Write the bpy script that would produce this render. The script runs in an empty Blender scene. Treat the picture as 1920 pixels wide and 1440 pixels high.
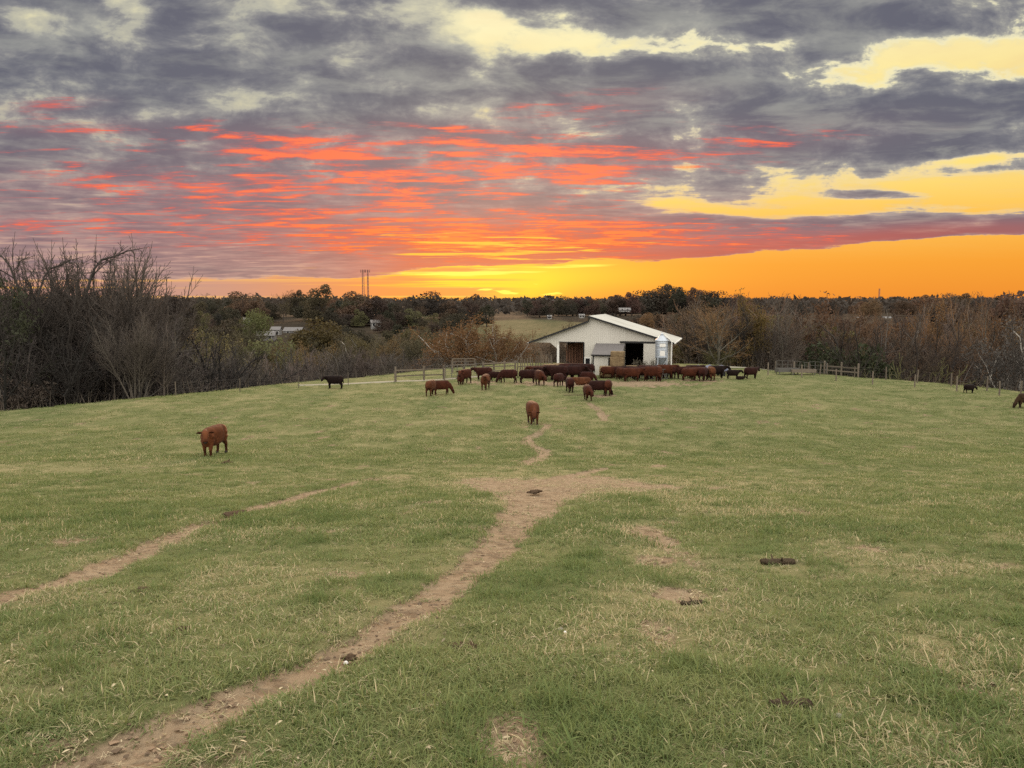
import bpy, bmesh, math, random
import numpy as np
from mathutils import Vector, Matrix, Euler
random.seed(7)
rng = np.random.default_rng(7)
C = bpy.context.scene.collection
R = math.radians

# ------------------------------------------------------------------ camera
F = 1423.0                      # focal length in photo pixels (1920 wide)
HOR = 562.0                     # row of the true horizon
PITCH = math.atan((720 - HOR) / F)
cam_data = bpy.data.cameras.new('camera')
cam = bpy.data.objects.new('camera', cam_data)
C.objects.link(cam)
cam.location = (0, 0, 0)
cam.rotation_euler = (math.pi / 2 - PITCH, 0, 0)
cam_data.sensor_width = 36.0
cam_data.lens = 36.0 * F / 1920.0
cam_data.clip_start = 0.1
cam_data.clip_end = 12000
bpy.context.scene.camera = cam
sc = bpy.context.scene
sc.cycles.use_denoising = False
sc.cycles.sample_clamp_indirect = 3.0
sc.cycles.sample_clamp_direct = 6.0
sc.view_settings.view_transform = 'Standard'
sc.view_settings.look = 'None'
sc.view_settings.exposure = 0.0
sc.view_settings.gamma = 1.0
sc.view_settings.use_curve_mapping = False


def ray(u, v):
    xc, yc = (u - 960) / F, (720 - v) / F
    cp, sp = math.cos(PITCH), math.sin(PITCH)
    return Vector((xc, cp + sp * yc, cp * yc - sp))


def lin(r, g, b):
    f = lambda c: (c / 255 / 12.92) if c / 255 <= 0.04045 else ((c / 255 + 0.055) / 1.055) ** 2.4
    return (f(r), f(g), f(b), 1.0)


# ------------------------------------------------------------------ node helper
class S:
    """A node socket with arithmetic."""
    def __init__(s, nt, o): s.nt, s.o = nt, o
    def _m(s, op, *a, clamp=False):
        n = s.nt.nodes.new('ShaderNodeMath'); n.operation = op; n.use_clamp = clamp
        for i, x in enumerate((s,) + a):
            if isinstance(x, S): s.nt.links.new(x.o, n.inputs[i])
            else: n.inputs[i].default_value = x
        return S(s.nt, n.outputs[0])
    def __add__(s, b): return s._m('ADD', b)
    __radd__ = __add__
    def __sub__(s, b): return s._m('SUBTRACT', b)
    def __rsub__(s, b): return s._m('MULTIPLY', -1.0)._m('ADD', b)
    def __mul__(s, b): return s._m('MULTIPLY', b)
    __rmul__ = __mul__
    def __truediv__(s, b): return s._m('DIVIDE', b)
    def max(s, b): return s._m('MAXIMUM', b)
    def min(s, b): return s._m('MINIMUM', b)
    def clamp(s): return s._m('ADD', 0.0, clamp=True)
    def pow(s, b): return s._m('POWER', b)
    def ss(s, a, b, lo=0.0, hi=1.0):
        n = s.nt.nodes.new('ShaderNodeMapRange'); n.interpolation_type = 'SMOOTHSTEP'
        s.nt.links.new(s.o, n.inputs[0])
        for i, x in enumerate((a, b, lo, hi)):
            n.inputs[i + 1].default_value = x
        return S(s.nt, n.outputs[0])
    def ramp(s, stops, interp='LINEAR'):
        n = s.nt.nodes.new('ShaderNodeValToRGB'); cr = n.color_ramp; cr.interpolation = interp
        while len(cr.elements) < len(stops): cr.elements.new(0.5)
        for e, (p, c) in zip(cr.elements, stops):
            e.position = p; e.color = c if len(c) == 4 else tuple(c) + (1,)
        s.nt.links.new(s.o, n.inputs[0])
        return S(s.nt, n.outputs[0])


def _set(nt, inp, x):
    if isinstance(x, S): nt.links.new(x.o, inp)
    elif isinstance(x, (tuple, list)) and len(x) == 3 and inp.type == 'RGBA': inp.default_value = tuple(x) + (1,)
    else: inp.default_value = x


def vec(nt, x, y, z):
    n = nt.nodes.new('ShaderNodeCombineXYZ')
    for i, q in enumerate((x, y, z)): _set(nt, n.inputs[i], q)
    return S(nt, n.outputs[0])


def sep(v):
    n = v.nt.nodes.new('ShaderNodeSeparateXYZ'); v.nt.links.new(v.o, n.inputs[0])
    return [S(v.nt, o) for o in n.outputs]


def noise(v, scale, detail=4.0, rough=0.55, dist=0.0, lac=2.0, kind='FBM', dim='3D'):
    n = v.nt.nodes.new('ShaderNodeTexNoise'); n.noise_dimensions = dim; n.noise_type = kind
    if kind == 'FBM': n.normalize = True
    v.nt.links.new(v.o, n.inputs['Vector'])
    for k, x in (('Scale', scale), ('Detail', detail), ('Roughness', rough), ('Distortion', dist), ('Lacunarity', lac)):
        _set(v.nt, n.inputs[k], x)
    return S(v.nt, n.outputs[0])


def mix(nt, f, a, b, blend='MIX'):
    n = nt.nodes.new('ShaderNodeMix'); n.data_type = 'RGBA'; n.blend_type = blend
    _set(nt, n.inputs[0], f); _set(nt, n.inputs[6], a); _set(nt, n.inputs[7], b)
    return S(nt, n.outputs[2])


# ------------------------------------------------------------------ world
SUN_AZ, SUN_EL = -1.4, 7.0
world = bpy.data.worlds.new('World')
sc.world = world
world.use_nodes = True


def build_sky():
    nt = world.node_tree
    nt.nodes.clear()
    out = nt.nodes.new('ShaderNodeOutputWorld')
    bg = nt.nodes.new('ShaderNodeBackground')
    nt.links.new(bg.outputs[0], out.inputs[0])
    tc = nt.nodes.new('ShaderNodeTexCoord')
    x, y, z = sep(S(nt, tc.outputs['Generated']))
    zc = z.max(0.0)
    # angular coordinates: gx grows to the north, gz is the slope above the horizon, both in thousandths
    yy = y.max(0.25)
    gx = x / yy
    gz = z / yy
    # cloud deck coordinates (a level layer overhead, slightly curved)
    t = zc + 0.045
    dX, dY = x / t, y / t

    def g(u, v):
        d = ray(u, v)
        return d.x / d.y, d.z / d.y

    def blob(u, v, su, sv, amp, rot=0.0):
        cx, cz = g(u, v)
        a, b = (gx - cx), (gz - cz)
        c, s_ = math.cos(R(rot)), math.sin(R(rot))
        if rot:
            p = (a * c + b * s_) * (F / su)
            q = (b * c - a * s_) * (F / sv)
        else:
            p, q = a * (F / su), b * (F / sv)
        e = (p * p + q * q) * -1.0
        return e._m('EXPONENT') * 1.0 if False else S(nt, _exp(nt, e)) * amp

    def curve(pts):
        """height of a cloud edge as a function of bearing, from (u, v) points"""
        n = nt.nodes.new('ShaderNodeFloatCurve')
        P = [g(u, v) for u, v in pts]
        xs = [p[0] for p in P]
        lo, hi = min(xs), max(xs)
        zlo, zhi = -0.02, 0.5
        k = n.mapping.curves[0]
        while len(k.points) < len(P): k.points.new(0.5, 0.5)
        for q, p in zip(k.points, P):
            q.location = ((p[0] - lo) / (hi - lo), (p[1] - zlo) / (zhi - zlo))
        n.mapping.update()
        xin = ((gx - lo) / (hi - lo)).clamp()
        nt.links.new(xin.o, n.inputs['Value'])
        return S(nt, n.outputs[0]) * (zhi - zlo) + zlo

    # --- clear sky behind the clouds
    E = zc._m('ARCSINE') * (180 / math.pi)
    clear = (E / 90).ramp([
        (0.0, lin(236, 140, 46)), (0.028, lin(245, 158, 46)), (0.062, lin(252, 194, 80)), (0.095, lin(254, 224, 122)),
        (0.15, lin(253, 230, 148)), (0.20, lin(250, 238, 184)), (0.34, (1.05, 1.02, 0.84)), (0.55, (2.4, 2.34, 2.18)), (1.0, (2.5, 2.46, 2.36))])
    # left of the sun the horizon is paler and pinker
    pinkness = gx.ss(-0.10, -0.45) * E.ss(6.0, 0.0)
    clear = mix(nt, pinkness, clear, lin(214, 158, 134)[:3])
    # yellow glow about the sunken sun
    glow = (blob(915, 515, 270, 30, 1.0) + blob(925, 548, 110, 30, 0.9)).clamp()
    clear = mix(nt, glow, clear, lin(255, 206, 34)[:3])
    veil = noise(vec(nt, dX * 0.5, dY * 0.9, 61.0), 2.2, 7.0, 0.6, 0.5).ss(0.42, 0.75) * E.ss(2.0, 9.0)
    clear = mix(nt, veil * 0.38, clear, lin(232, 196, 146)[:3])
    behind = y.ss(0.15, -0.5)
    clear = mix(nt, behind, clear, mix(nt, E.ss(0, 40), (1.6, 1.44, 1.32), (2.5, 2.42, 2.3)))  # unseen sky behind the camera raised to add light on the field

    # --- cloud cover
    wv = vec(nt, dX, dY, 3.1)
    n1 = noise(wv, 1.45, 9.0, 0.58, 0.35)
    n2 = noise(vec(nt, dX * 0.55, dY, 11.7), 2.6, 8.0, 0.62, 0.5)
    puff = noise(vec(nt, gx, gz * 1.9, 8.3), 10.5, 10.0, 0.61, 0.25)
    low = E.ss(11.0, 3.0)                       # 1 near the horizon
    base = n1 * (0.30 - low * 0.10) + puff * (0.70 - low * 0.52) + n2 * (low * 0.62)
    q = (base - 0.5) * 2.6 + 0.63 + gx.ss(0.0, -0.25) * 0.06
    for b in ((1050, 84, 150, 24, -0.46), (860, 34, 120, 30, -0.44, -14), (1330, 84, 80, 26, -0.16), (1800, 108, 190, 40, -0.60, 3), (1645, 152, 70, 28, -0.42),
              (1850, 296, 120, 8, -0.34, 5), (1790, 272, 220, 20, 0.36, 3), (1850, 318, 120, 10, 0.30, 5), (1330, 391, 125, 11, -0.50, -6), (1700, 352, 210, 32, -0.58, 4), (1900, 372, 120, 50, -0.58), (1560, 392, 120, 12, -0.35),
              (1470, 378, 60, 12, -0.3),
              (490, 190, 60, 20, -0.20), (260, 50, 50, 60, -0.24), (560, 205, 100, 12, -0.12, -5), (285, 215, 60, 14, -0.2), (640, 118, 120, 14, -0.20, -22),
              (800, 203, 60, 12, -0.22), (100, 60, 90, 14, -0.12),
              (340, 40, 60, 40, 0.18), (330, 130, 110, 40, 0.16), (620, 230, 200, 22, 0.26), (1280, 140, 230, 40, 0.32), (1560, 28, 230, 34, 0.42), (1120, 6, 120, 18, 0.30), (965, 4, 90, 14, 0.34), (640, 66, 110, 26, 0.22), (840, 110, 60, 26, 0.2), (110, 120, 110, 40, 0.12), (950, 65, 40, 12, 0.2),
              (1660, 364, 105, 9, 0.66), (1740, 412, 130, 9, 0.50, 2), (1905, 415, 45, 17, 0.75), (1800, 437, 260, 8, 0.62, 2), (1700, 135, 46, 14, 0.36),
              (1730, 205, 240, 34, 0.30), (1500, 215, 240, 60, 0.2), (1250, 440, 240, 30, 0.45), (700, 430, 500, 50, 0.18), (1520, 430, 180, 22, 0.30), (760, 320, 420, 90, 0.10)):
        q = q + blob(*b)
    q = q + (noise(vec(nt, dX * 0.7, dY, 23.0), 4.5, 6.0, 0.6, 0.4) - 0.5) * 0.45
    # the west deck is unbroken on its southern side: gaps there only thin it
    leftm = gx.ss(0.02, -0.12) * gx.ss(-1.2, -0.7)
    q = q + (q - 0.52).min(0.0) * (leftm * -0.72)
    # ragged lower edge of the deck
    edge = curve([(-400, 535), (200, 524), (500, 521), (700, 518), (800, 502), (960, 498), (1100, 489), (1250, 487), (1450, 468), (1545, 463), (1700, 447), (1920, 436), (2500, 420)])
    rag = (noise(vec(nt, gx * 1.0, gz * 4.0, 5.0), 14.0, 6.0, 0.62) - 0.5) * 0.016
    below = (gz - edge + rag).ss(0.002, -0.005)
    q = q - below * 1.2
    # low streaks under the deck, left of the sun
    st = noise(vec(nt, gx * 1.6, gz * 75.0, 2.0), 1.6, 6.0, 0.58, 0.3)
    streak = (st + blob(330, 536, 420, 16, 0.20)).ss(0.44, 0.58) * below * gx.ss(0.05, -0.06) * gz.ss(-0.01, 0.006)
    alpha = q.ss(0.20, 0.54)
    # --- colour of the clouds: thin edges pale, cores slate
    body = q.ramp([(0.40, lin(226, 220, 182)), (0.48, lin(190, 187, 168)), (0.56, lin(158, 156, 150)), (0.66, lin(132, 131, 134)), (0.78, lin(112, 112, 121)), (0.95, lin(98, 98, 111))])
    streaky = noise(vec(nt, dX * 0.8, dY, 31.0), 2.6, 8.0, 0.60, 0.4)
    bodyw = q.ramp([(0.42, lin(208, 172, 150)), (0.58, lin(178, 142, 138)), (0.75, lin(150, 120, 124)), (1.0, lin(124, 104, 114))])
    warm = E.ss(10.5, 2.5) * (1.0 - gx.ss(0.25, 0.7) * 0.5)
    body = mix(nt, warm, body, bodyw)
    pale = streaky.ss(0.47, 0.70) * 0.5
    body = mix(nt, pale, body, mix(nt, warm, lin(172, 172, 162)[:3], lin(190, 160, 150)[:3]))
    rim = q.ss(0.28, 0.40) * q.ss(0.56, 0.44) * gx.ss(0.0, 0.25)
    body = mix(nt, rim * 0.7, body, mix(nt, E.ss(4, 14), lin(250, 206, 120)[:3], lin(246, 238, 198)[:3]))
    # --- undersides lit red by the sun
    rmap = None
    for b in ((690, 280, 330, 40, 1.0, -3), (640, 275, 170, 12, 0.6, 3), (960, 232, 190, 36, 0.5, 4), (880, 318, 280, 26, 0.7), (90, 197, 80, 12, 0.95, 4), (100, 238, 160, 16, 0.6), (300, 340, 320, 26, 0.5),
              (560, 352, 300, 20, 0.5), (60, 420, 130, 14, 0.75), (1130, 300, 280, 40, 0.75, 4), (1150, 195, 170, 26, 0.45, 6), (1450, 260, 300, 40, 0.32, 4), (480, 275, 90, 14, 0.5), (930, 445, 430, 44, 1.0), (300, 440, 300, 30, 0.45), (130, 300, 260, 60, 0.35), (420, 390, 320, 30, 0.5), (1400, 442, 330, 24, 0.5),
              (850, 385, 420, 36, 0.45)):
        k = blob(*b)
        rmap = k if rmap is None else rmap + k
    rs = noise(vec(nt, dX * 0.36, dY, 47.0), 5.0, 9.0, 0.64, 0.55)
    rs2 = noise(vec(nt, gx * 1.0, gz * 7.0, 71.0), 11.0, 9.0, 0.68, 0.5)
    rmap = rmap.min(1.0)
    nearsun = blob(930, 462, 420, 62, 1.0)
    rv = (rs * 0.55 + rs2 * 0.45 - 0.5) * 1.6 + 0.52
    red = (rv + rmap * 0.22 + nearsun * 0.06).ss(0.63, 0.86) * rmap.ss(0.05, 0.45)
    under = (gz - edge).ss(0.034, 0.004) * (1.0 - below) * gx.ss(-0.34, -0.12) * gx.ss(1.2, 0.5)
    haze_r = (rmap * 0.32 + nearsun * 0.55 + under * 0.5).min(0.92)
    rcol = mix(nt, nearsun, mix(nt, red.ss(0.15, 0.8), lin(204, 98, 96)[:3], lin(246, 96, 66)[:3]), lin(232, 66, 22)[:3])
    rcol = mix(nt, red.ss(0.75, 1.0), rcol, mix(nt, nearsun, lin(253, 116, 74)[:3], lin(250, 114, 30)[:3]))
    sal = mix(nt, nearsun.max(under * 0.75), lin(172, 116, 122)[:3], lin(204, 66, 40)[:3])
    body = mix(nt, haze_r, body, sal)
    body = mix(nt, red, body, rcol)
    # gold where the lowest folds burn through
    gmap = blob(930, 470, 300, 44, 1.0)
    gold = (noise(vec(nt, gx * 3.2, gz * 75.0, 9.0), 2.4, 7.0, 0.62, 0.5) + gmap * 0.20).ss(0.68, 0.80) * gmap.ss(0.05, 0.4)
    body = mix(nt, gold, body, lin(255, 184, 40)[:3])
    # overhead and behind, unseen cloud made brighter than the visible deck to light the field
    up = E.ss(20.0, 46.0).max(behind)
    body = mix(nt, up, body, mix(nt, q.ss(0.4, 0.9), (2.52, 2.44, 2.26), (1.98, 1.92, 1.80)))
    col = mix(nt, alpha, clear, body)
    col = mix(nt, streak * 0.92, col, mix(nt, gx.ss(-0.45, -0.12), lin(190, 144, 132)[:3], lin(226, 130, 66)[:3]))
    ln = noise(vec(nt, gx * 0.8, gz * 120.0, 33.0), 1.3, 5.0, 0.55, 0.3).ss(0.55, 0.64) * below * gx.ss(0.02, -0.10) * gz.ss(-0.004, 0.006)
    col = mix(nt, ln * 0.85, col, lin(253, 192, 84)[:3])
    # bright breaks right over the sun
    hmap = blob(940, 540, 130, 16, 1.0)
    hot = (noise(vec(nt, gx * 2.4, gz * 14.0, 4.0), 12.0, 3.0, 0.5) + blob(925, 546, 60, 7, 0.22) + blob(1010, 553, 50, 4, 0.16)).ss(0.66, 0.78) * hmap.ss(0.1, 0.5)
    h2 = blob(940, 506, 200, 10, 1.0, 2)
    hot2 = (noise(vec(nt, gx * 2.0, gz * 45.0, 14.0), 3.0, 5.0, 0.55) + h2 * 0.25).ss(0.66, 0.80) * h2.ss(0.1, 0.5)
    col = mix(nt, hot.max(hot2 * 0.9), col, (1.25, 0.92, 0.10))
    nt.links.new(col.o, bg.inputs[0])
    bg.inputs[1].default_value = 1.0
    # a little real dusk sky is added on top: it carries the blue of the unseen east
    sky = nt.nodes.new('ShaderNodeTexSky'); sky.sky_type = 'NISHITA'; sky.sun_disc = False
    sky.sun_elevation = R(SUN_EL); sky.sun_rotation = R(SUN_AZ)
    bg2 = nt.nodes.new('ShaderNodeBackground'); bg2.inputs[1].default_value = 0.004
    nt.links.new(sky.outputs[0], bg2.inputs[0])
    add = nt.nodes.new('ShaderNodeAddShader')
    nt.links.new(bg.outputs[0], add.inputs[0]); nt.links.new(bg2.outputs[0], add.inputs[1])
    nt.links.new(add.outputs[0], out.inputs[0])


def _exp(nt, e):
    n = nt.nodes.new('ShaderNodeMath'); n.operation = 'EXPONENT'
    nt.links.new(e.o, n.inputs[0])
    return n.outputs[0]


build_sky()
world.cycles.sampling_method = 'MANUAL'
world.cycles.sample_map_resolution = 512

sun_data = bpy.data.lights.new('sun', 'SUN')
sun_data.energy = 2.5
sun_data.angle = R(10)
sun_data.color = (1.0, 0.62, 0.34)
sun = bpy.data.objects.new('sun', sun_data)
C.objects.link(sun)
_d = Vector((math.sin(R(SUN_AZ)) * math.cos(R(SUN_EL)), math.cos(R(SUN_AZ)) * math.cos(R(SUN_EL)), math.sin(R(SUN_EL))))
sun.rotation_euler = _d.to_track_quat('Z', 'Y').to_euler()


# ------------------------------------------------------------------ object helpers
def tag(o, label=None, cat=None, group=None, kind=None):
    for k, v in (('label', label), ('category', cat), ('group', group), ('kind', kind)):
        if v is not None: o[k] = v
    return o


def empty(name, loc=(0, 0, 0), rz=0.0, label=None, cat=None, group=None):
    o = bpy.data.objects.new(name, None)
    C.objects.link(o)
    o.location = loc; o.rotation_euler = (0, 0, rz); o.empty_display_size = 0.2
    return tag(o, label, cat, group)


def link(name, me, parent=None, loc=None):
    o = bpy.data.objects.new(name, me)
    C.objects.link(o)
    if parent is not None: o.parent = parent
    if loc is not None: o.location = loc
    return o


def copy_tree(o, parent=None, deep=True):
    c = o.copy(); C.objects.link(c)
    if parent is not None: c.parent = parent
    if deep:
        for ch in list(o.children): copy_tree(ch, c)
    return c


class MB:
    """collects vertices and faces for ONE mesh"""
    def __init__(s): s.v = []; s.f = []; s.m = []; s.n = 0
    def add(s, V, Fs, mi=0):
        V = np.asarray(V, float)
        s.v.append(V); s.f.extend([tuple(i + s.n for i in f) for f in Fs]); s.m.extend([mi] * len(Fs)); s.n += len(V)
        return s
    def box(s, c, d, rz=0.0, mi=0, M=None):
        x, y, z = d[0] / 2, d[1] / 2, d[2] / 2
        V = np.array([(-x, -y, -z), (x, -y, -z), (x, y, -z), (-x, y, -z), (-x, -y, z), (x, -y, z), (x, y, z), (-x, y, z)])
        if M is not None: V = V @ np.array(M.to_3x3()).T
        if rz:
            ca, sa = math.cos(rz), math.sin(rz)
            V = np.stack([V[:, 0] * ca - V[:, 1] * sa, V[:, 0] * sa + V[:, 1] * ca, V[:, 2]], 1)
        return s.add(V + np.array(c), [(0, 3, 2, 1), (4, 5, 6, 7), (0, 1, 5, 4), (1, 2, 6, 5), (2, 3, 7, 6), (3, 0, 4, 7)], mi)
    def bar(s, a, b, w, h=None, mi=0):
        """a beam of section w x h from a to b"""
        a, b = Vector(a), Vector(b); d = b - a; h = h or w
        q = d.to_track_quat('X', 'Z').to_matrix()
        return s.box((a + b) / 2, (d.length, w, h), mi=mi, M=q)
    def tube(s, P, rad, n=6, mi=0, cap=True, rad2=None, up=None, sq=1.0):
        """loft along points P; rad = radius sideways, rad2 = radius up/down"""
        P = np.asarray(P, float); k = len(P)
        rad = np.broadcast_to(np.asarray(rad, float), (k,)); rad2 = rad if rad2 is None else np.broadcast_to(np.asarray(rad2, float), (k,))
        T = np.gradient(P, axis=0); T /= np.linalg.norm(T, axis=1)[:, None] + 1e-9
        ref = np.array(up if up is not None else ((0, 0, 1) if abs(T[:, 2]).mean() < 0.8 else (1, 0, 0)), float)
        A = np.cross(ref, T); A /= np.linalg.norm(A, axis=1)[:, None] + 1e-9
        B = np.cross(T, A)
        th = np.arange(n) * 2 * math.pi / n
        ct, st = np.cos(th), np.sin(th)
        ct, st = np.sign(ct) * np.abs(ct) ** sq, np.sign(st) * np.abs(st) ** sq
        V = P[:, None] + A[:, None] * (ct[None, :, None] * rad[:, None, None]) + B[:, None] * (st[None, :, None] * rad2[:, None, None])
        Fs = []
        for i in range(k - 1):
            for j in range(n):
                j2 = (j + 1) % n
                Fs.append((i * n + j, i * n + j2, (i + 1) * n + j2, (i + 1) * n + j))
        if cap:
            Fs.append(tuple(range(n))[::-1]); Fs.append(tuple((k - 1) * n + j for j in range(n)))
        return s.add(V.reshape(-1, 3), Fs, mi)
    def lathe(s, prof, c=(0, 0, 0), n=20, mi=0):
        V = []
        for r, z in prof:
            for j in range(n):
                t = 2 * math.pi * j / n
                V.append((c[0] + r * math.cos(t), c[1] + r * math.sin(t), c[2] + z))
        Fs = [(i * n + j, i * n + (j + 1) % n, (i + 1) * n + (j + 1) % n, (i + 1) * n + j) for i in range(len(prof) - 1) for j in range(n)]
        Fs.append(tuple(range(n))[::-1]); Fs.append(tuple((len(prof) - 1) * n + j for j in range(n)))
        return s.add(V, Fs, mi)
    def mesh(s, name, mats, smooth=False):
        me = bpy.data.meshes.new(name)
        me.from_pydata(np.concatenate(s.v).tolist(), [], s.f)
        for m in (mats if isinstance(mats, (list, tuple)) else [mats]): me.materials.append(m)
        me.polygons.foreach_set('material_index', s.m)
        if smooth: me.polygons.foreach_set('use_smooth', [True] * len(s.f))
        me.update()
        return me
    def build(s, name, mats, parent=None, smooth=False):
        return link(name, s.mesh(name, mats, smooth), parent)


def mesh_np(name, V, Q, mats, smooth=False, attrs=None):
    """fast mesh from arrays: V (n,3), Q (m,3 or 4)"""
    me = bpy.data.meshes.new(name)
    n, m, k = len(V), len(Q), Q.shape[1]
    me.vertices.add(n); me.vertices.foreach_set('co', np.ascontiguousarray(V, np.float32).ravel())
    me.loops.add(m * k); me.loops.foreach_set('vertex_index', np.ascontiguousarray(Q, np.int32).ravel())
    me.polygons.add(m); me.polygons.foreach_set('loop_start', np.arange(0, m * k, k, dtype=np.int32))
    if smooth: me.polygons.foreach_set('use_smooth', np.ones(m, bool))
    for a, d in (attrs or {}).items():
        at = me.attributes.new(a, 'FLOAT', 'POINT'); at.data.foreach_set('value', np.ascontiguousarray(d, np.float32))
    for mt in (mats if isinstance(mats, (list, tuple)) else [mats]): me.materials.append(mt)
    me.update(calc_edges=True)
    return me


# ------------------------------------------------------------------ numpy noise
def _hash(ix, iy, s):
    h = (ix.astype(np.int64) * 374761393 + iy.astype(np.int64) * 668265263 + s * 974634653) & 0x7fffffff
    h = ((h ^ (h >> 13)) * 1274126177) & 0x7fffffff
    return ((h ^ (h >> 16)) & 0xffff) / 65535.0


def vnoise(x, y, s=0):
    ix, iy = np.floor(x), np.floor(y); fx, fy = x - ix, y - iy
    fx = fx * fx * (3 - 2 * fx); fy = fy * fy * (3 - 2 * fy)
    a, b = _hash(ix, iy, s), _hash(ix + 1, iy, s); c, d = _hash(ix, iy + 1, s), _hash(ix + 1, iy + 1, s)
    return (a * (1 - fx) + b * fx) * (1 - fy) + (c * (1 - fx) + d * fx) * fy


def fbm(x, y, s=0, o=4, g=0.5):
    x = np.asarray(x, float); y = np.asarray(y, float)
    t, a, n = 0, 1.0, 0
    for i in range(o):
        t = t + a * vnoise(x * 2 ** i + 17.3 * i, y * 2 ** i - 9.1 * i, s + i); n += a; a *= g
    return t / n


def sstep(a, b, x):
    t = np.clip((x - a) / (b - a), 0, 1)
    return t * t * (3 - 2 * t)


# ------------------------------------------------------------------ materials
def mat(name, color, rough=0.85, metal=0.0, var=0.25, scale=6.0, stretch=(1, 1, 1), bump=0.0, objcol=False, sheen=0.0, spec=0.3, coords='Object', transl=0.0, second=None, second_amt=0.5, objvar=0.0):
    m = bpy.data.materials.new(name); m.use_nodes = True
    nt = m.node_tree; nt.nodes.clear()
    out = nt.nodes.new('ShaderNodeOutputMaterial')
    bs = nt.nodes.new('ShaderNodeBsdfPrincipled')
    tc = nt.nodes.new('ShaderNodeTexCoord')
    mp = nt.nodes.new('ShaderNodeMapping'); mp.inputs['Scale'].default_value = stretch
    nt.links.new(tc.outputs[coords], mp.inputs[0])
    V = S(nt, mp.outputs[0])
    n = noise(V, scale, 6.0, 0.62)
    base = color
    if objcol:
        oi = nt.nodes.new('ShaderNodeObjectInfo')
        base = S(nt, oi.outputs['Color'])
    k = (n - 0.5) * (2.0 * var) + 1.0
    if objvar:
        oi2 = nt.nodes.new('ShaderNodeObjectInfo')
        k = k * ((S(nt, oi2.outputs['Random']) - 0.5) * (2 * objvar) + 1.0)
    kk = vec(nt, k, k, k)
    if second is not None:
        n2 = noise(V, scale * 0.37, 5.0, 0.6)
        base = mix(nt, n2.ss(0.45, 0.65) * second_amt, base, second)
    col = mix(nt, 1.0, base, kk, 'MULTIPLY')
    nt.links.new(col.o, bs.inputs['Base Color'])
    bs.inputs['Roughness'].default_value = rough
    bs.inputs['Metallic'].default_value = metal
    bs.inputs['Specular IOR Level'].default_value = spec
    if sheen:
        bs.inputs['Sheen Weight'].default_value = sheen
        bs.inputs['Sheen Roughness'].default_value = 0.4
    if bump:
        b = nt.nodes.new('ShaderNodeBump'); b.inputs['Strength'].default_value = bump; b.inputs['Distance'].default_value = 0.02
        nt.links.new(noise(V, scale * 3.0, 5.0, 0.65).o, b.inputs['Height'])
        nt.links.new(b.outputs[0], bs.inputs['Normal'])
    sh = bs.outputs[0]
    if transl:
        tr = nt.nodes.new('ShaderNodeBsdfTranslucent'); nt.links.new(col.o, tr.inputs[0])
        ms = nt.nodes.new('ShaderNodeMixShader'); ms.inputs[0].default_value = transl
        nt.links.new(sh, ms.inputs[1]); nt.links.new(tr.outputs[0], ms.inputs[2]); sh = ms.outputs[0]
    nt.links.new(sh, out.inputs[0])
    return m


M = {}
M['bark'] = mat('bark', (0.06, 0.045, 0.035), 0.95, var=0.5, scale=3.0, stretch=(3, 3, 0.6), objcol=True)
M['leaf'] = mat('leaf', (0.07, 0.08, 0.03), 0.8, var=0.6, scale=0.35, objcol=True, transl=0.3, coords='Object')
M['wall_metal'] = mat('wall_metal', (0.50, 0.47, 0.415), 0.6, var=0.10, scale=0.9, stretch=(1, 1, 0.25), second=(0.43, 0.395, 0.34), second_amt=0.5)
M['roof_metal'] = mat('roof_metal', (0.42, 0.405, 0.36), 0.6, var=0.10, scale=0.7, second=(0.30, 0.28, 0.24), second_amt=0.5)
M['black_trim'] = mat('black_trim', (0.012, 0.011, 0.011), 0.5, var=0.2)
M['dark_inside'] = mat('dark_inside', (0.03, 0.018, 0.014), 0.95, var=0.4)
M['board'] = mat('board', (0.22, 0.11, 0.07), 0.9, var=0.4, scale=4, stretch=(5, 5, 0.5), objvar=0.3)
M['old_wood'] = mat('old_wood', (0.125, 0.10, 0.075), 0.95, var=0.4, scale=5, stretch=(4, 4, 0.5), bump=0.3, objvar=0.25)
M['shingle'] = mat('shingle', (0.17, 0.155, 0.15), 0.9, var=0.25, scale=9, objvar=0.15)
M['white_paint'] = mat('white_paint', (0.66, 0.64, 0.60), 0.55, var=0.08, scale=2)
M['galv'] = mat('galv', (0.40, 0.43, 0.47), 0.45, metal=0.6, var=0.12, scale=3)
M['gate_metal'] = mat('gate_metal', (0.095, 0.088, 0.078), 0.85, metal=0.0, var=0.12, scale=4)
M['wire'] = mat('wire', (0.10, 0.09, 0.08), 0.8, metal=0.0, var=0.2)
M['hay'] = mat('hay', (0.17, 0.118, 0.062), 0.95, var=0.5, scale=7, stretch=(1, 1, 3), bump=0.8, second=(0.09, 0.055, 0.028), second_amt=0.8, objvar=0.15)
M['glass_dark'] = mat('glass_dark', (0.015, 0.015, 0.018), 0.15, var=0.1, spec=0.5)
M['hide'] = mat('hide', (0.13, 0.04, 0.02), 0.75, var=0.5, scale=3.5, objcol=True, sheen=0.04, bump=0.5, spec=0.08)
M['hoof'] = mat('hoof', (0.025, 0.018, 0.014), 0.7, var=0.3)
M['eye'] = mat('eye', (0.008, 0.006, 0.005), 0.45, var=0.05, spec=0.15)
M['dung'] = mat('dung', (0.085, 0.056, 0.036), 1.0, var=0.6, scale=30, bump=1.0, spec=0.05)
M['log'] = mat('log', (0.095, 0.070, 0.046), 1.0, var=0.6, scale=24, stretch=(1, 6, 6), bump=1.0, spec=0.05)
M['tarp'] = mat('tarp', (0.10, 0.105, 0.15), 0.5, var=0.2, scale=3)
M['far_wall'] = mat('far_wall', (0.17, 0.16, 0.15), 0.7, var=0.1, scale=1)
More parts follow.
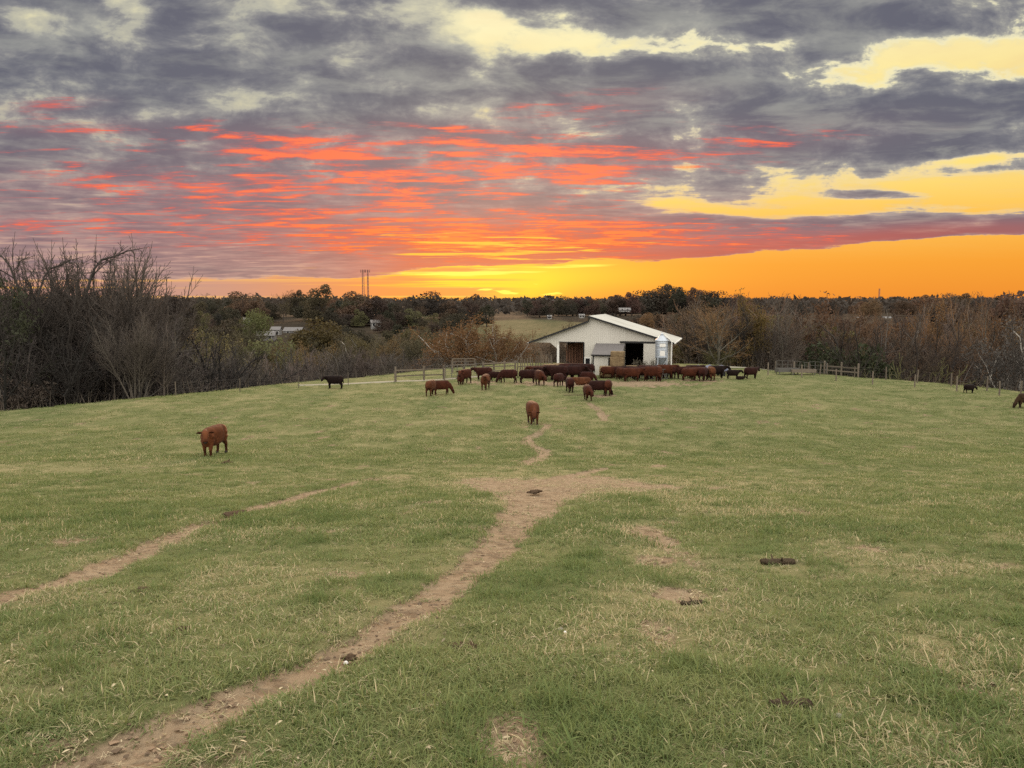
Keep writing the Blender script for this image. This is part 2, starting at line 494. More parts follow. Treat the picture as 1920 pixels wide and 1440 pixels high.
M['far_roof'] = mat('far_roof', (0.13, 0.12, 0.115), 0.7, var=0.15, scale=1)
M['mast'] = mat('mast', (0.22, 0.10, 0.08), 0.6, var=0.1)
M['lane'] = mat('lane', (0.22, 0.20, 0.15), 0.95, var=0.3, scale=3, bump=0.4)


# ------------------------------------------------------------------ the lie of the land (eye at z = 0, looking along +y)
_ys = np.array([-400, -80, -30, -10, 0, 2.6, 5.7, 10, 16, 25, 35, 47, 60, 75, 90, 110, 6000], float)
_zs = np.array([-3.0, -1.0, -1.0, -1.35, -1.58, -1.78, -2.32, -3.1, -4.22, -5.85, -7.15, -7.78, -8.0, -8.15, -8.3, -8.4, -8.4])
_yd = np.arange(-420, 140, 0.25)
_zd = np.interp(_yd, _ys, _zs)
_kw = np.hanning(19); _kw /= _kw.sum()
_zd = np.convolve(np.pad(_zd, 9, mode='edge'), _kw, mode='valid')
_ex = np.array([-400, -90, -60, -37, -28, -19, -8, 0, 25, 31, 40, 45, 60, 90, 400], float)
_ey = np.array([-60, 10, 34, 53, 65, 77, 92, 100, 99, 90, 77, 67, 45, 10, -80], float)
# valley and hills beyond the brow
_fy = np.array([-500, 0, 60, 110, 150, 200, 260, 330, 400, 480, 600, 1000, 2000, 3500, 6000], float)
_fz = np.array([-24, -22, -19, -17, -16.5, -14.5, -11.6, -10.6, -9.9, -10.6, -12, -12, -10, -6, -10])


def land(x, y, relief=True):
    x = np.asarray(x, float); y = np.asarray(y, float)
    z0 = np.interp(y, _yd, _zd)
    ye = np.interp(x, _ex, _ey)
    d = (y - ye) * 0.93
    fz = np.interp(y, _fy, _fz)
    side = sstep(10, 45, np.abs(x) - 0.05 * y) * sstep(420, 150, y)
    fz = fz - side * 3.5
    fz = fz + (fbm(x / 90, y / 90, 40, 3) - 0.5) * 4.5 * sstep(140, 300, y)
    k = sstep(-1.5, 42, d)
    # small steady fall before the brow so the edge is rounded
    z = z0 * (1 - k) + fz * k
    if relief:
        near = sstep(120, 70, y)
        z = z + (fbm(x / 7, y / 7, 3, 3) - 0.5) * 0.30 * near * sstep(3, 12, np.hypot(x, y))
        z = z + (fbm(x / 0.55, y / 0.55, 9, 3) - 0.5) * 0.075 * sstep(40, 15, y)
    return z


def ground_at(u, v, dz=0.0):
    """point of the land seen at photo pixel (u, v)"""
    d = ray(u, v)
    y = 1.5; prev = y
    while y < 4000:
        t = y / d.y
        if d.z * t < float(land(d.x * t, y, False)) + dz: break
        prev = y; y = y * 1.01 + 0.02
    a, b = prev, y
    for _ in range(20):
        m_ = (a + b) / 2; t = m_ / d.y
        if d.z * t < float(land(d.x * t, m_, False)) + dz: b = m_
        else: a = m_
    t = b / d.y
    return Vector((d.x * t, b, float(land(d.x * t, b))))


def at(u, y):
    """point of the land at distance y under photo column u"""
    x = (u - 960) / F * y
    return Vector((x, y, float(land(x, y))))


# trodden paths: (u, v, width in photo pixels)
PATHS = [
    [(60, 1480, 200), (170, 1432, 175), (300, 1372, 150), (450, 1308, 128), (600, 1240, 105), (700, 1188, 96), (800, 1130, 88), (870, 1072, 84), (930, 1020, 80), (968, 985, 78), (998, 955, 95), (1030, 925, 120)],
    [(-80, 1135, 92), (0, 1112, 86), (130, 1075, 78), (250, 1025, 68), (350, 985, 60), (450, 955, 52), (560, 925, 40), (640, 908, 28), (700, 895, 16)],
    [(985, 868, 34), (1012, 856, 32), (1022, 846, 28), (996, 836, 24), (988, 826, 22), (1003, 816, 19), (1022, 804, 15), (1027, 798, 12)],
    [(1030, 905, 60), (1080, 892, 40), (1135, 876, 20)],
    [(1132, 788, 15), (1124, 772, 13), (1112, 762, 12), (1103, 754, 11)],
    [(-20, 992, 14), (60, 975, 10), (120, 968, 5)],
]
# worn patches, dry patches and rank tussocks: (u, v, half width, half height, strength)
BARE = [(1000, 920, 125, 26, 0.95), (920, 908, 85, 14, 0.62), (1120, 908, 115, 20, 0.78), (1215, 916, 100, 14, 0.62), (1320, 914, 90, 8, 0.42), (1225, 1005, 46, 30, 0.8), (1215, 1045, 56, 20, 0.68), (1285, 1115, 60, 28, 0.75), (1240, 1175, 54, 38, 0.55),
        (960, 1375, 70, 46, 0.9), (975, 1432, 100, 30, 0.95), (1640, 1030, 60, 20, 0.4), (1010, 1210, 60, 16, 0.4), (1740, 1195, 60, 30, 0.4), (60, 1240, 90, 30, 0.35), (1820, 1300, 50, 24, 0.4), (360, 1178, 50, 10, 0.4), (1290, 770, 90, 5, 0.45), (1120, 720, 240, 8, 0.75), (900, 716, 60, 5, 0.6), (1125, 742, 40, 4, 0.7), (1320, 715, 60, 4, 0.6)]
DRY = [(1000, 905, 220, 26, 1.1), (1230, 912, 160, 20, 1.1), (1330, 912, 170, 16, 1.2), (1180, 925, 150, 22, 1.2), (1480, 960, 90, 14, 0.5), (1240, 1030, 90, 60, 0.7), (1300, 1130, 90, 60, 0.6), (1680, 1040, 120, 40, 0.5), (980, 1395, 150, 60, 0.7), (1780, 1200, 120, 60, 0.5), (100, 880, 200, 30, 0.5), (300, 1200, 150, 40, 0.3), (1050, 1220, 120, 40, 0.4), (1560, 905, 240, 30, 0.3), (1330, 770, 140, 10, 0.4), (500, 1150, 160, 40, 0.25)]
LUSH = [(800, 1320, 90, 30, 1.0), (430, 1362, 50, 24, 1.0), (1100, 1042, 46, 14, 1.0), (1460, 1026, 44, 12, 1.0), (110, 1212, 110, 24, 0.8), (270, 1210, 60, 20, 0.8), (600, 1100, 60, 10, 0.8), (1690, 1052, 30, 10, 0.7), (1580, 1175, 50, 20, 0.8), (1820, 1165, 80, 24, 0.7), (1480, 1290, 110, 30, 0.6), (1700, 1400, 150, 40, 0.6), (1060, 1420, 60, 26, 0.9), (500, 1030, 150, 30, 0.3), (150, 980, 150, 40, 0.4), (1230, 1260, 80, 26, 0.4), (900, 1430, 40, 20, 0.5), (1300, 1390, 60, 26, 0.5), (640, 1130, 80, 14, 0.5)]


def _ell(lst):
    o = []
    for u, v, su, sv, k in lst:
        c = ground_at(u, v)
        r = (ground_at(u + su, v) - c).xy.length
        ry = max(abs(ground_at(u, v - sv).y - c.y), abs(ground_at(u, min(v + sv, 1500)).y - c.y)) * 0.85
        o.append((c.x, c.y, r, ry, k))
    return o


_bare, _dry, _lush = _ell(BARE), _ell(DRY), _ell(LUSH)
_paths = []
for pl in PATHS:
    pts = [ground_at(u, v) for u, v, w in pl]
    wid = [w / F * p.y * 0.62 for p, (u, v, w) in zip(pts, pl)]
    # smooth by Catmull-Rom
    P, W = [], []
    for i in range(len(pts) - 1):
        p0, p1, p2, p3 = pts[max(i - 1, 0)], pts[i], pts[i + 1], pts[min(i + 2, len(pts) - 1)]
        for t in np.linspace(0, 1, 8, endpoint=False):
            P.append(0.5 * ((2 * p1) + (p2 - p0) * t + (2 * p0 - 5 * p1 + 4 * p2 - p3) * t * t + (3 * p1 - p0 - 3 * p2 + p3) * t ** 3))
            W.append(wid[i] * (1 - t) + wid[i + 1] * t)
    P.append(pts[-1]); W.append(wid[-1])
    _paths.append((np.array([(p.x, p.y) for p in P]), np.array(W)))


def masks(x, y):
    """path, bare, dry, lush in 0..1 at points of the field"""
    x = np.asarray(x, float); y = np.asarray(y, float)
    wx = x + (fbm(x / 0.5, y / 0.5, 60, 3) - 0.5) * 0.20 * np.clip(y / 8, 0.5, 1.3)
    wy = y + (fbm(x / 0.5, y / 0.5, 70, 3) - 0.5) * 0.20 * np.clip(y / 8, 0.5, 1.3)
    wx = wx + (fbm(x / 0.11, y / 0.11, 62, 2) - 0.5) * 0.10; wy = wy + (fbm(x / 0.11, y / 0.11, 72, 2) - 0.5) * 0.10
    path = np.zeros_like(x)
    for P, W in _paths:
        lo, hi = P.min(0) - 3, P.max(0) + 3
        sel = (x > lo[0]) & (x < hi[0]) & (y > lo[1]) & (y < hi[1])
        if not sel.any(): continue
        sx, sy = wx[sel], wy[sel]
        best = np.full(sx.shape, -9.0)
        for i in range(len(P) - 1):
            a, b = P[i], P[i + 1]; ab = b - a
            t = np.clip(((sx - a[0]) * ab[0] + (sy - a[1]) * ab[1]) / (ab @ ab + 1e-9), 0, 1)
            d = np.hypot(sx - a[0] - ab[0] * t, sy - a[1] - ab[1] * t)
            w = W[i] * (1 - t) + W[i + 1] * t
            best = np.maximum(best, 1 - d / w)
        path[sel] = np.maximum(path[sel], sstep(-0.25, 0.45, best))

    def ell(lst):
        o = np.zeros_like(x)
        for cx, cy, rx, ry, k in lst:
            o = np.maximum(o, k * np.exp(-(((wx - cx) / rx) ** 2 + ((wy - cy) / ry) ** 2)))
        return o
    bare = np.maximum(ell(_bare), 0)
    bare = sstep(0.24, 0.66, bare + (fbm(x / 0.30, y / 0.42, 80, 4) - 0.5) * 0.85 * np.clip(bare * 3, 0, 1))
    bare = np.maximum(bare, sstep(0.66, 0.78, fbm(x / 0.8, y / 1.0, 85, 4)) * 0.65 * (y < 60))
    dry = ell(_dry) + sstep(0.48, 0.70, fbm(x / 0.9, y / 1.2, 90, 4)) * 0.6
    lush = ell(_lush) * sstep(0.36, 0.60, fbm(x / 0.28, y / 0.40, 115, 3)) + sstep(0.58, 0.76, fbm(x / 0.5, y / 0.8, 110, 4)) * 0.6
    return path, bare, np.clip(dry, 0, 1), np.clip(lush, 0, 1)


def build_ground():
    m = bpy.data.materials.new('turf_and_soil'); m.use_nodes = True
    nt = m.node_tree; nt.nodes.clear()
    out = nt.nodes.new('ShaderNodeOutputMaterial'); bs = nt.nodes.new('ShaderNodeBsdfPrincipled')
    geo = nt.nodes.new('ShaderNodeNewGeometry'); P = S(nt, geo.outputs['Position'])

    def attr(n):
        a = nt.nodes.new('ShaderNodeAttribute'); a.attribute_name = n
        return S(nt, a.outputs['Fac'])
    bare, dry, lush, wood = attr('bare'), attr('dry'), attr('lush'), attr('wood')
    fine = noise(P, 26.0, 5.0, 0.65); mid = noise(P, 3.2, 6.0, 0.62); big = noise(P, 0.22, 5.0, 0.6)
    x, y, z = sep(P)
    clump = noise(vec(nt, x, y * 0.55, z * 0.0), 1.4, 5.0, 0.7)
    grass = mix(nt, mid.ss(0.35, 0.65), (0.088, 0.102, 0.038), (0.148, 0.156, 0.064))
    grass = mix(nt, big.ss(0.42, 0.62) * 0.6, grass, (0.175, 0.168, 0.076))
    grass = mix(nt, (dry + (fine - 0.5) * 0.5).clamp() * 0.65, grass, (0.29, 0.24, 0.13))
    grass = mix(nt, lush * 0.7, grass, (0.070, 0.098, 0.030))
    grass = mix(nt, clump.ss(0.62, 0.72) * 0.55, grass, (0.060, 0.066, 0.026))
    fib = noise(P, 150.0, 3.0, 0.7); fib2 = noise(vec(nt, x * 1.0, y * 0.35, z), 60.0, 4.0, 0.7)
    grass = mix(nt, fib2.ss(0.54, 0.70) * 0.7, grass, (0.235, 0.200, 0.105))
    grass = mix(nt, fib.ss(0.52, 0.36) * 0.75, grass, (0.036, 0.040, 0.016))
    soil = mix(nt, mid.ss(0.3, 0.7), (0.200, 0.142, 0.090), (0.270, 0.202, 0.132))
    soil = mix(nt, fib.ss(0.54, 0.70) * 0.5, soil, (0.29, 0.225, 0.140))
    hoof = noise(P, 7.5, 3.0, 0.5)
    soil = mix(nt, hoof.ss(0.46, 0.34) * 0.55, soil, (0.105, 0.072, 0.046))
    soil = mix(nt, fine.ss(0.55, 0.75) * 0.6, soil, (0.105, 0.070, 0.042))
    b = (bare + (fine - 0.5) * 0.5 + (mid - 0.5) * 0.4).ss(0.25, 0.7)
    col = mix(nt, b, grass, soil)
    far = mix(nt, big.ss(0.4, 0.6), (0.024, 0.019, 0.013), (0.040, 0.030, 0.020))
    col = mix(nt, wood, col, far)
    nt.links.new(col.o, bs.inputs['Base Color'])
    bs.inputs['Roughness'].default_value = 1.0; bs.inputs['Specular IOR Level'].default_value = 0.05
    bp = nt.nodes.new('ShaderNodeBump'); bp.inputs['Strength'].default_value = 0.7; bp.inputs['Distance'].default_value = 0.05
    h = fine * 0.5 + mid * 1.0 + clump * 0.8 + hoof.ss(0.34, 0.5) * b * 1.2 + fib * 0.25
    nt.links.new(h.o, bp.inputs['Height']); nt.links.new(bp.outputs[0], bs.inputs['Normal'])
    nt.links.new(bs.outputs[0], out.inputs[0])

    yrow = np.concatenate([np.arange(-60, 0, 3.0), np.arange(0, 4, 0.045 * 2), 4 * (1.0105 ** np.arange(0, 330)), ])
    yrow = yrow[yrow < 125]
    yrow = np.concatenate([yrow, 125 * 1.022 ** np.arange(0, 170)]); yrow = yrow[yrow < 5200]
    nx = 421
    s = np.linspace(-1, 1, nx); s = np.sign(s) * (0.35 * np.abs(s) + 0.65 * np.abs(s) ** 2.6)
    w = np.maximum(1.15 * (yrow + 8), 9.0); w = np.where(yrow > 60, w * (1 + (yrow - 60) / 400), w); w = np.minimum(w, 6500)
    w[yrow < 0] = 60; w = np.where((yrow >= 0) & (yrow < 30), np.maximum(w, 14 + yrow), w)
    X = s[None, :] * w[:, None]; Y = np.repeat(yrow[:, None], nx, 1)
    x_, y_ = X.ravel(), Y.ravel()
    path, bare_, dry_, lush_ = masks(x_, y_)
    Z = land(x_, y_)
    nearf = y_ < 60
    Z = Z - path * np.where(nearf, np.clip(0.035 + 0.0012 * y_, 0, 0.08), 0.0) - bare_ * 0.015 * nearf + lush_ * 0.02 * nearf
    ye = np.interp(x_, _ex, _ey)
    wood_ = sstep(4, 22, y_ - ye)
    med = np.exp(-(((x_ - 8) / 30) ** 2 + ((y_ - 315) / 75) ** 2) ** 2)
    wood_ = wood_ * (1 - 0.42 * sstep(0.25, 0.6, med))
    V = np.stack([x_, y_, Z], 1)
    ny = len(yrow)
    i, j = np.meshgrid(np.arange(ny - 1), np.arange(nx - 1), indexing='ij')
    a = (i * nx + j).ravel()
    Q = np.stack([a, a + 1, a + nx + 1, a + nx], 1)
    pm = (path[Q].mean(1) > 0.5) & (y_[Q].mean(1) < 62)
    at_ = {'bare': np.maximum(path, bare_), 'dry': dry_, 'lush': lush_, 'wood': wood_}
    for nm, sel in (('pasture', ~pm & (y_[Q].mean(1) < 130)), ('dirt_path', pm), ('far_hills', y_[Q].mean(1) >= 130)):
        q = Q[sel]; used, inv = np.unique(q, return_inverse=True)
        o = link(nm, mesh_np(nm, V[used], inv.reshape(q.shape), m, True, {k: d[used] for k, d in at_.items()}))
        tag(o, kind='structure')


build_ground()


# ------------------------------------------------------------------ trees
class Tree:
    """recursive branching; limbs collected as tubes, leaf spots at the twig ends"""
    def __init__(s, seed): s.r = random.Random(seed); s.wood = MB(); s.fine = MB(); s.tips = []

    def branch(s, p, d, length, r0, level, cfg):
        r = s.r; L = cfg['levels']
        k = max(2, [6, 5, 3, 2, 2][min(level, 4)])
        P = [Vector(p)]; rad = [r0]; d = Vector(d).normalized()
        wob = cfg['wob'][min(level, len(cfg['wob']) - 1)]; lift = cfg['lift'][min(level, len(cfg['lift']) - 1)]
        r1 = r0 * (cfg['taper'] if level < L else 0.45)
        kids = []
        for i in range(k):
            d = (d + Vector((r.gauss(0, wob), r.gauss(0, wob), r.gauss(0, wob) + lift))).normalized()
            P.append(P[-1] + d * (length / k)); rad.append(max(r0 + (r1 - r0) * (i + 1) / k, cfg.get('rmin', 0.011)))
            kids.append((P[-1].copy(), d.copy(), rad[-1], (i + 1) / k))
        tgt = s.wood if level <= cfg['thick'] else s.fine
        tgt.tube(P, rad, n=[7, 5, 4, 3, 3][min(level, 4)], cap=False)
        if level >= L:
            s.tips.append((P[-1].copy(), d.copy())); 
            if len(P) > 2: s.tips.append((P[1].copy(), d.copy()))
            return
        n = cfg['n'][level]
        n = max(1, int(n * r.uniform(0.8, 1.25) + 0.5))
        t0 = cfg['start'][level]
        for j in range(n):
            t = t0 + (1 - t0) * (j + r.random() * 0.9) / n
            f = min(t, 0.999) * k; i = int(f)
            q = P[i].lerp(P[i + 1], f - i)
            dd = (P[i + 1] - P[i]).normalized()
            ang = R(cfg['ang'][level] * r.uniform(0.7, 1.25)); az = j * 2.4 + r.uniform(-0.6, 0.6)
            ax = dd.orthogonal().normalized(); ax.rotate(Matrix.Rotation(az, 3, dd))
            nd = dd.copy(); nd.rotate(Matrix.Rotation(ang, 3, ax))
            ln = length * cfg['ratio'][level] * r.uniform(0.65, 1.15) * (1.12 - 0.45 * t if level == 0 else 1 - 0.25 * t)
            rr = (rad[i] * (1 - f + i) + rad[i + 1] * (f - i)) * cfg['rr'][level]
            s.branch(q, nd, ln, rr, level + 1, cfg)
        # leader
        if level > 0 or cfg.get('leader', True):
            s.branch(P[-1], d, length * cfg['ratio'][level] * 0.8, r1, level + 1, cfg)


def leaf_cards(pts, per, size, spread, seed, aspect=0.7):
    """many small leaf sprays round the given points; as one mesh"""
    g = np.random.default_rng(seed)
    pts = np.asarray(pts, float)
    P = np.repeat(pts, per, 0) + g.normal(0, spread, (len(pts) * per, 3))
    n = len(P)
    a = g.normal(size=(n, 3)); a /= np.linalg.norm(a, axis=1)[:, None]
    b = np.cross(a, g.normal(size=(n, 3))); b /= np.linalg.norm(b, axis=1)[:, None]
    sz = size * g.uniform(0.5, 1.4, n)[:, None]
    a *= sz; b *= sz * aspect
    V = np.stack([P - a * 0.5, P + b * 0.4, P + a * 0.6, P - b * 0.4], 1).reshape(-1, 3)
    Q = np.arange(n * 4).reshape(n, 4)
    return V, Q


TREE_KINDS = {}


def tree_kind(key, seed, cfg, height, leaves=0, leaf_size=0.25, spread=0.25, every=1, base=(0, 0, 0), stems=1, stem_fan=0.0):
    t = Tree(seed)
    for s_ in range(stems):
        az = s_ * 2 * math.pi / max(stems, 1) + t.r.uniform(0, 1)
        fan = stem_fan * t.r.uniform(0.5, 1.2) if stems > 1 else 0.06
        d = Vector((math.cos(az) * math.sin(fan), math.sin(az) * math.sin(fan), math.cos(fan)))
        off = Vector((math.cos(az), math.sin(az), 0)) * (0.18 if stems > 1 else 0)
        t.branch(Vector((0, 0, -0.6)) + off, d, cfg['trunk'] * t.r.uniform(0.85, 1.1), cfg['r'] * (0.75 if stems > 1 else 1), 0, cfg)
    top = max(v[:, 2].max() for v in t.wood.v + t.fine.v)
    sc_ = height / top
    for mb in (t.wood, t.fine): mb.v = [v * sc_ for v in mb.v]
    trunk = t.wood.mesh(key + '_trunk', M['bark'], True)
    if leaves:
        pts = np.array([tuple(p * sc_) for p, d in t.tips])[::every]
        V, Q = leaf_cards(pts, leaves, leaf_size, spread, seed)
        tw = np.concatenate(t.fine.v); k = len(tw)
        me = bpy.data.meshes.new(key + '_crown')
        F_ = t.fine.f + [tuple(q) for q in (Q + k).tolist()]
        me.from_pydata(np.concatenate([tw, V]).tolist(), [], F_)
        me.materials.append(M['bark']); me.materials.append(M['leaf'])
        me.polygons.foreach_set('material_index', [0] * len(t.fine.f) + [1] * len(Q)); me.update()
        crown = me
    else:
        crown = t.fine.mesh(key + '_crown', M['bark'])
    TREE_KINDS[key] = (trunk, crown, height)


def cfg(**k):
    d = dict(levels=4, trunk=5.0, r=0.30, taper=0.55, wob=(0.05, 0.12, 0.18, 0.2, 0.2), lift=(0.02, 0.06, 0.05, 0.03, 0.02), n=(9, 6, 5, 4), start=(0.3, 0.2, 0.15, 0.1),
             ang=(48, 45, 42, 40), ratio=(0.75, 0.55, 0.5, 0.5), rr=(0.5, 0.5, 0.5, 0.55), thick=2)
    d.update(k); return d


# bare shapes
W5 = dict(n=(11, 6, 6, 4), ratio=(0.95, 0.62, 0.52, 0.5), rr=(0.45, 0.5, 0.5, 0.6))
tree_kind('broad_a', 11, cfg(r=0.19, trunk=5.0, ang=(52, 44, 42, 40), **W5), 14)
tree_kind('broad_b', 12, cfg(r=0.20, trunk=3.6, n=(9, 6, 6, 4), ang=(46, 42, 42, 40), start=(0.15, 0.2, 0.15, 0.1), ratio=(1.25, 0.6, 0.52, 0.5), rr=(0.5, 0.5, 0.5, 0.6)), 12)
tree_kind('vase', 13, cfg(trunk=6, r=0.17, n=(6, 6, 5, 3), ang=(20, 26, 30, 30), wob=(0.04, 0.06, 0.08, 0.12, 0.14), lift=(0.02, 0.07, 0.09, 0.06, 0.03), ratio=(0.85, 0.62, 0.5, 0.5), rmin=0.016), 17, stems=8, stem_fan=0.40)
tree_kind('tall', 14, cfg(trunk=10, r=0.17, n=(16, 6, 5, 4), start=(0.3, 0.2, 0.15, 0.1), ang=(42, 40, 40, 40), ratio=(0.48, 0.52, 0.5, 0.5)), 17)
tree_kind('gnarled', 15, cfg(trunk=7, r=0.20, n=(9, 6, 6, 4), start=(0.4, 0.3, 0.2, 0.1), wob=(0.08, 0.22, 0.28, 0.3, 0.3), ang=(48, 52, 50, 45), ratio=(0.75, 0.55, 0.5, 0.5), rmin=0.018), 18)
tree_kind('forked', 18, cfg(trunk=6, r=0.16, n=(7, 6, 6, 4), ang=(36, 42, 42, 40), lift=(0.02, 0.08, 0.05, 0.03, 0.02), ratio=(0.85, 0.56, 0.5, 0.5)), 15, stems=2, stem_fan=0.22)
tree_kind('fan', 19, cfg(levels=3, trunk=10, r=0.15, n=(15, 6, 5), start=(0.4, 0.15, 0.1), ang=(24, 28, 30), ratio=(0.42, 0.5, 0.5), wob=(0.03, 0.06, 0.1, 0.12), lift=(0.015, 0.05, 0.05, 0.03), thick=1, rmin=0.014), 17, stems=9, stem_fan=0.30)
tree_kind('oak', 20, cfg(trunk=7, r=0.19, n=(11, 7, 6, 4), start=(0.45, 0.15, 0.1, 0.1), ang=(44, 42, 40, 38), ratio=(0.72, 0.58, 0.5, 0.5), lift=(0.02, 0.10, 0.06, 0.03, 0.02), wob=(0.05, 0.16, 0.22, 0.22, 0.2), rmin=0.013), 16)
tree_kind('stark', 24, cfg(levels=3, trunk=7, r=0.20, n=(9, 5, 4), start=(0.3, 0.2, 0.2), ang=(40, 44, 42), ratio=(0.8, 0.5, 0.45), wob=(0.06, 0.14, 0.2, 0.2), lift=(0.02, 0.10, 0.05, 0.03), rr=(0.5, 0.5, 0.5), rmin=0.013), 15)
tree_kind('stark_b', 25, cfg(levels=3, trunk=8, r=0.16, n=(8, 5, 4), start=(0.35, 0.2, 0.2), ang=(30, 40, 42), ratio=(0.7, 0.5, 0.45), wob=(0.05, 0.12, 0.2, 0.2), lift=(0.02, 0.10, 0.05, 0.03), rr=(0.55, 0.5, 0.5), rmin=0.013), 15, stems=2, stem_fan=0.16)
tree_kind('thicket', 16, cfg(levels=3, trunk=2.2, r=0.035, n=(6, 5, 5), ang=(28, 34, 34), start=(0.2, 0.1, 0.1), ratio=(0.7, 0.6, 0.5), thick=0), 5.5, stems=9, stem_fan=0.45)
tree_kind('sapling', 17, cfg(levels=3, trunk=6, r=0.07, n=(16, 6, 5), start=(0.2, 0.1, 0.1), ang=(40, 40, 40), ratio=(0.42, 0.5, 0.5), thick=1), 9)
# trees with thin late leaves
tree_kind('leafy_a', 21, cfg(trunk=4.5, r=0.20, n=(9, 5, 5, 3), ang=(52, 48, 42, 40), ratio=(1.0, 0.55, 0.5, 0.5)), 12, leaves=2, leaf_size=0.26, spread=0.30)
tree_kind('leafy_b', 22, cfg(trunk=7, r=0.18, n=(12, 5, 5, 3), ang=(46, 44, 40, 40), ratio=(0.58, 0.5, 0.5, 0.5)), 15, leaves=1, leaf_size=0.32, spread=0.35)
tree_kind('pale_limbed', 23, cfg(trunk=2.6, r=0.22, n=(7, 5, 5, 4), start=(0.15, 0.2, 0.15, 0.1), wob=(0.08, 0.2, 0.22, 0.2, 0.2), ang=(42, 46, 45, 40), ratio=(1.5, 0.6, 0.5, 0.5)), 11, leaves=2, leaf_size=0.24, spread=0.35)


def round_kind(key, seed, height, width, lobes, n, size, skirt=0.25):
    """a full crown: leaf sprays gathered into uneven lobes round a short branched trunk"""
    g = np.random.default_rng(seed)
    cz = height * (0.5 + skirt * 0.25); hh = height - cz
    L = []
    for i in range(lobes):
        th = g.uniform(0, 2 * math.pi); ph = np.arcsin(g.uniform(-0.75, 1)); rr = g.uniform(0.45, 0.78)
        L.append((math.cos(th) * math.cos(ph) * rr * width / 2, math.sin(th) * math.cos(ph) * rr * width / 2, cz + math.sin(ph) * rr * hh, g.uniform(0.16, 0.30) * width))
    L = np.array(L); idx = g.integers(0, lobes, n)
    d = g.normal(size=(n, 3)); d /= np.linalg.norm(d, axis=1)[:, None]
    rad = L[idx, 3] * g.uniform(0.55, 1.05, n)
    P = L[idx, :3] + d * rad[:, None] * np.array([1, 1, 0.8])
    P[:, 2] = np.maximum(P[:, 2], height * 0.10)
    P[:, 2] *= height / P[:, 2].max()
    V, Q = leaf_cards(P, 1, size, 0.02, seed, 0.8)
    crown = mesh_np(key + '_crown', V, Q, M['leaf'])
    t = Tree(seed)
    t.branch(Vector((0, 0, -0.8)), Vector((0, 0, 1)), height * 0.42, 0.028 * height, 0, cfg(levels=2, n=(7, 4), thick=3, start=(0.4, 0.2), ang=(42, 40), ratio=(0.9, 0.5)))
    t.wood.v = [v for v in t.wood.v]
    TREE_KINDS[key] = (t.wood.mesh(key + '_trunk', M['bark'], True), crown, height)


round_kind('round_a', 31, 10, 10, 14, 2600, 0.50)
round_kind('round_b', 32, 12, 9, 12, 2600, 0.55)
round_kind('round_c', 33, 9, 12, 16, 2800, 0.50)
round_kind('far_a', 34, 12, 12, 16, 6000, 0.48, -0.6)
round_kind('far_b', 35, 13, 11, 13, 5200, 0.48, -0.5)
round_kind('far_c', 36, 10, 14, 18, 6400, 0.46, -0.7)
round_kind('far_d', 37, 14, 9, 12, 5000, 0.46, -0.4)

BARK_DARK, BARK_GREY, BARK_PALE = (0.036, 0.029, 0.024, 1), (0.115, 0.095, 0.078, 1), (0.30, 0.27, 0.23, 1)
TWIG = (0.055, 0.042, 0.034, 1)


def plant_tree(kind, p, h, name, label, bark=BARK_GREY, leaf=TWIG, group=None, rz=None, wid=1.0, cat='tree', lean=0.0):
    tr, cr, H = TREE_KINDS[kind]
    s = h / H
    o = empty(name, p, random.uniform(0, 6.28) if rz is None else rz, label, cat, group)
    o.scale = (s * wid, s * wid, s)
    if lean: o.rotation_euler[0] = lean
    a = link('trunk', tr, o); a.color = bark
    b = link('crown', cr, o); b.color = leaf
    return o


def top_h(u, v, y):
    """height a thing at distance y needs so its tip shows at row v"""
    p = at(u, y); d = ray(u, v)
    return d.z / d.y * y - p.z, p


rt = random.Random(5)
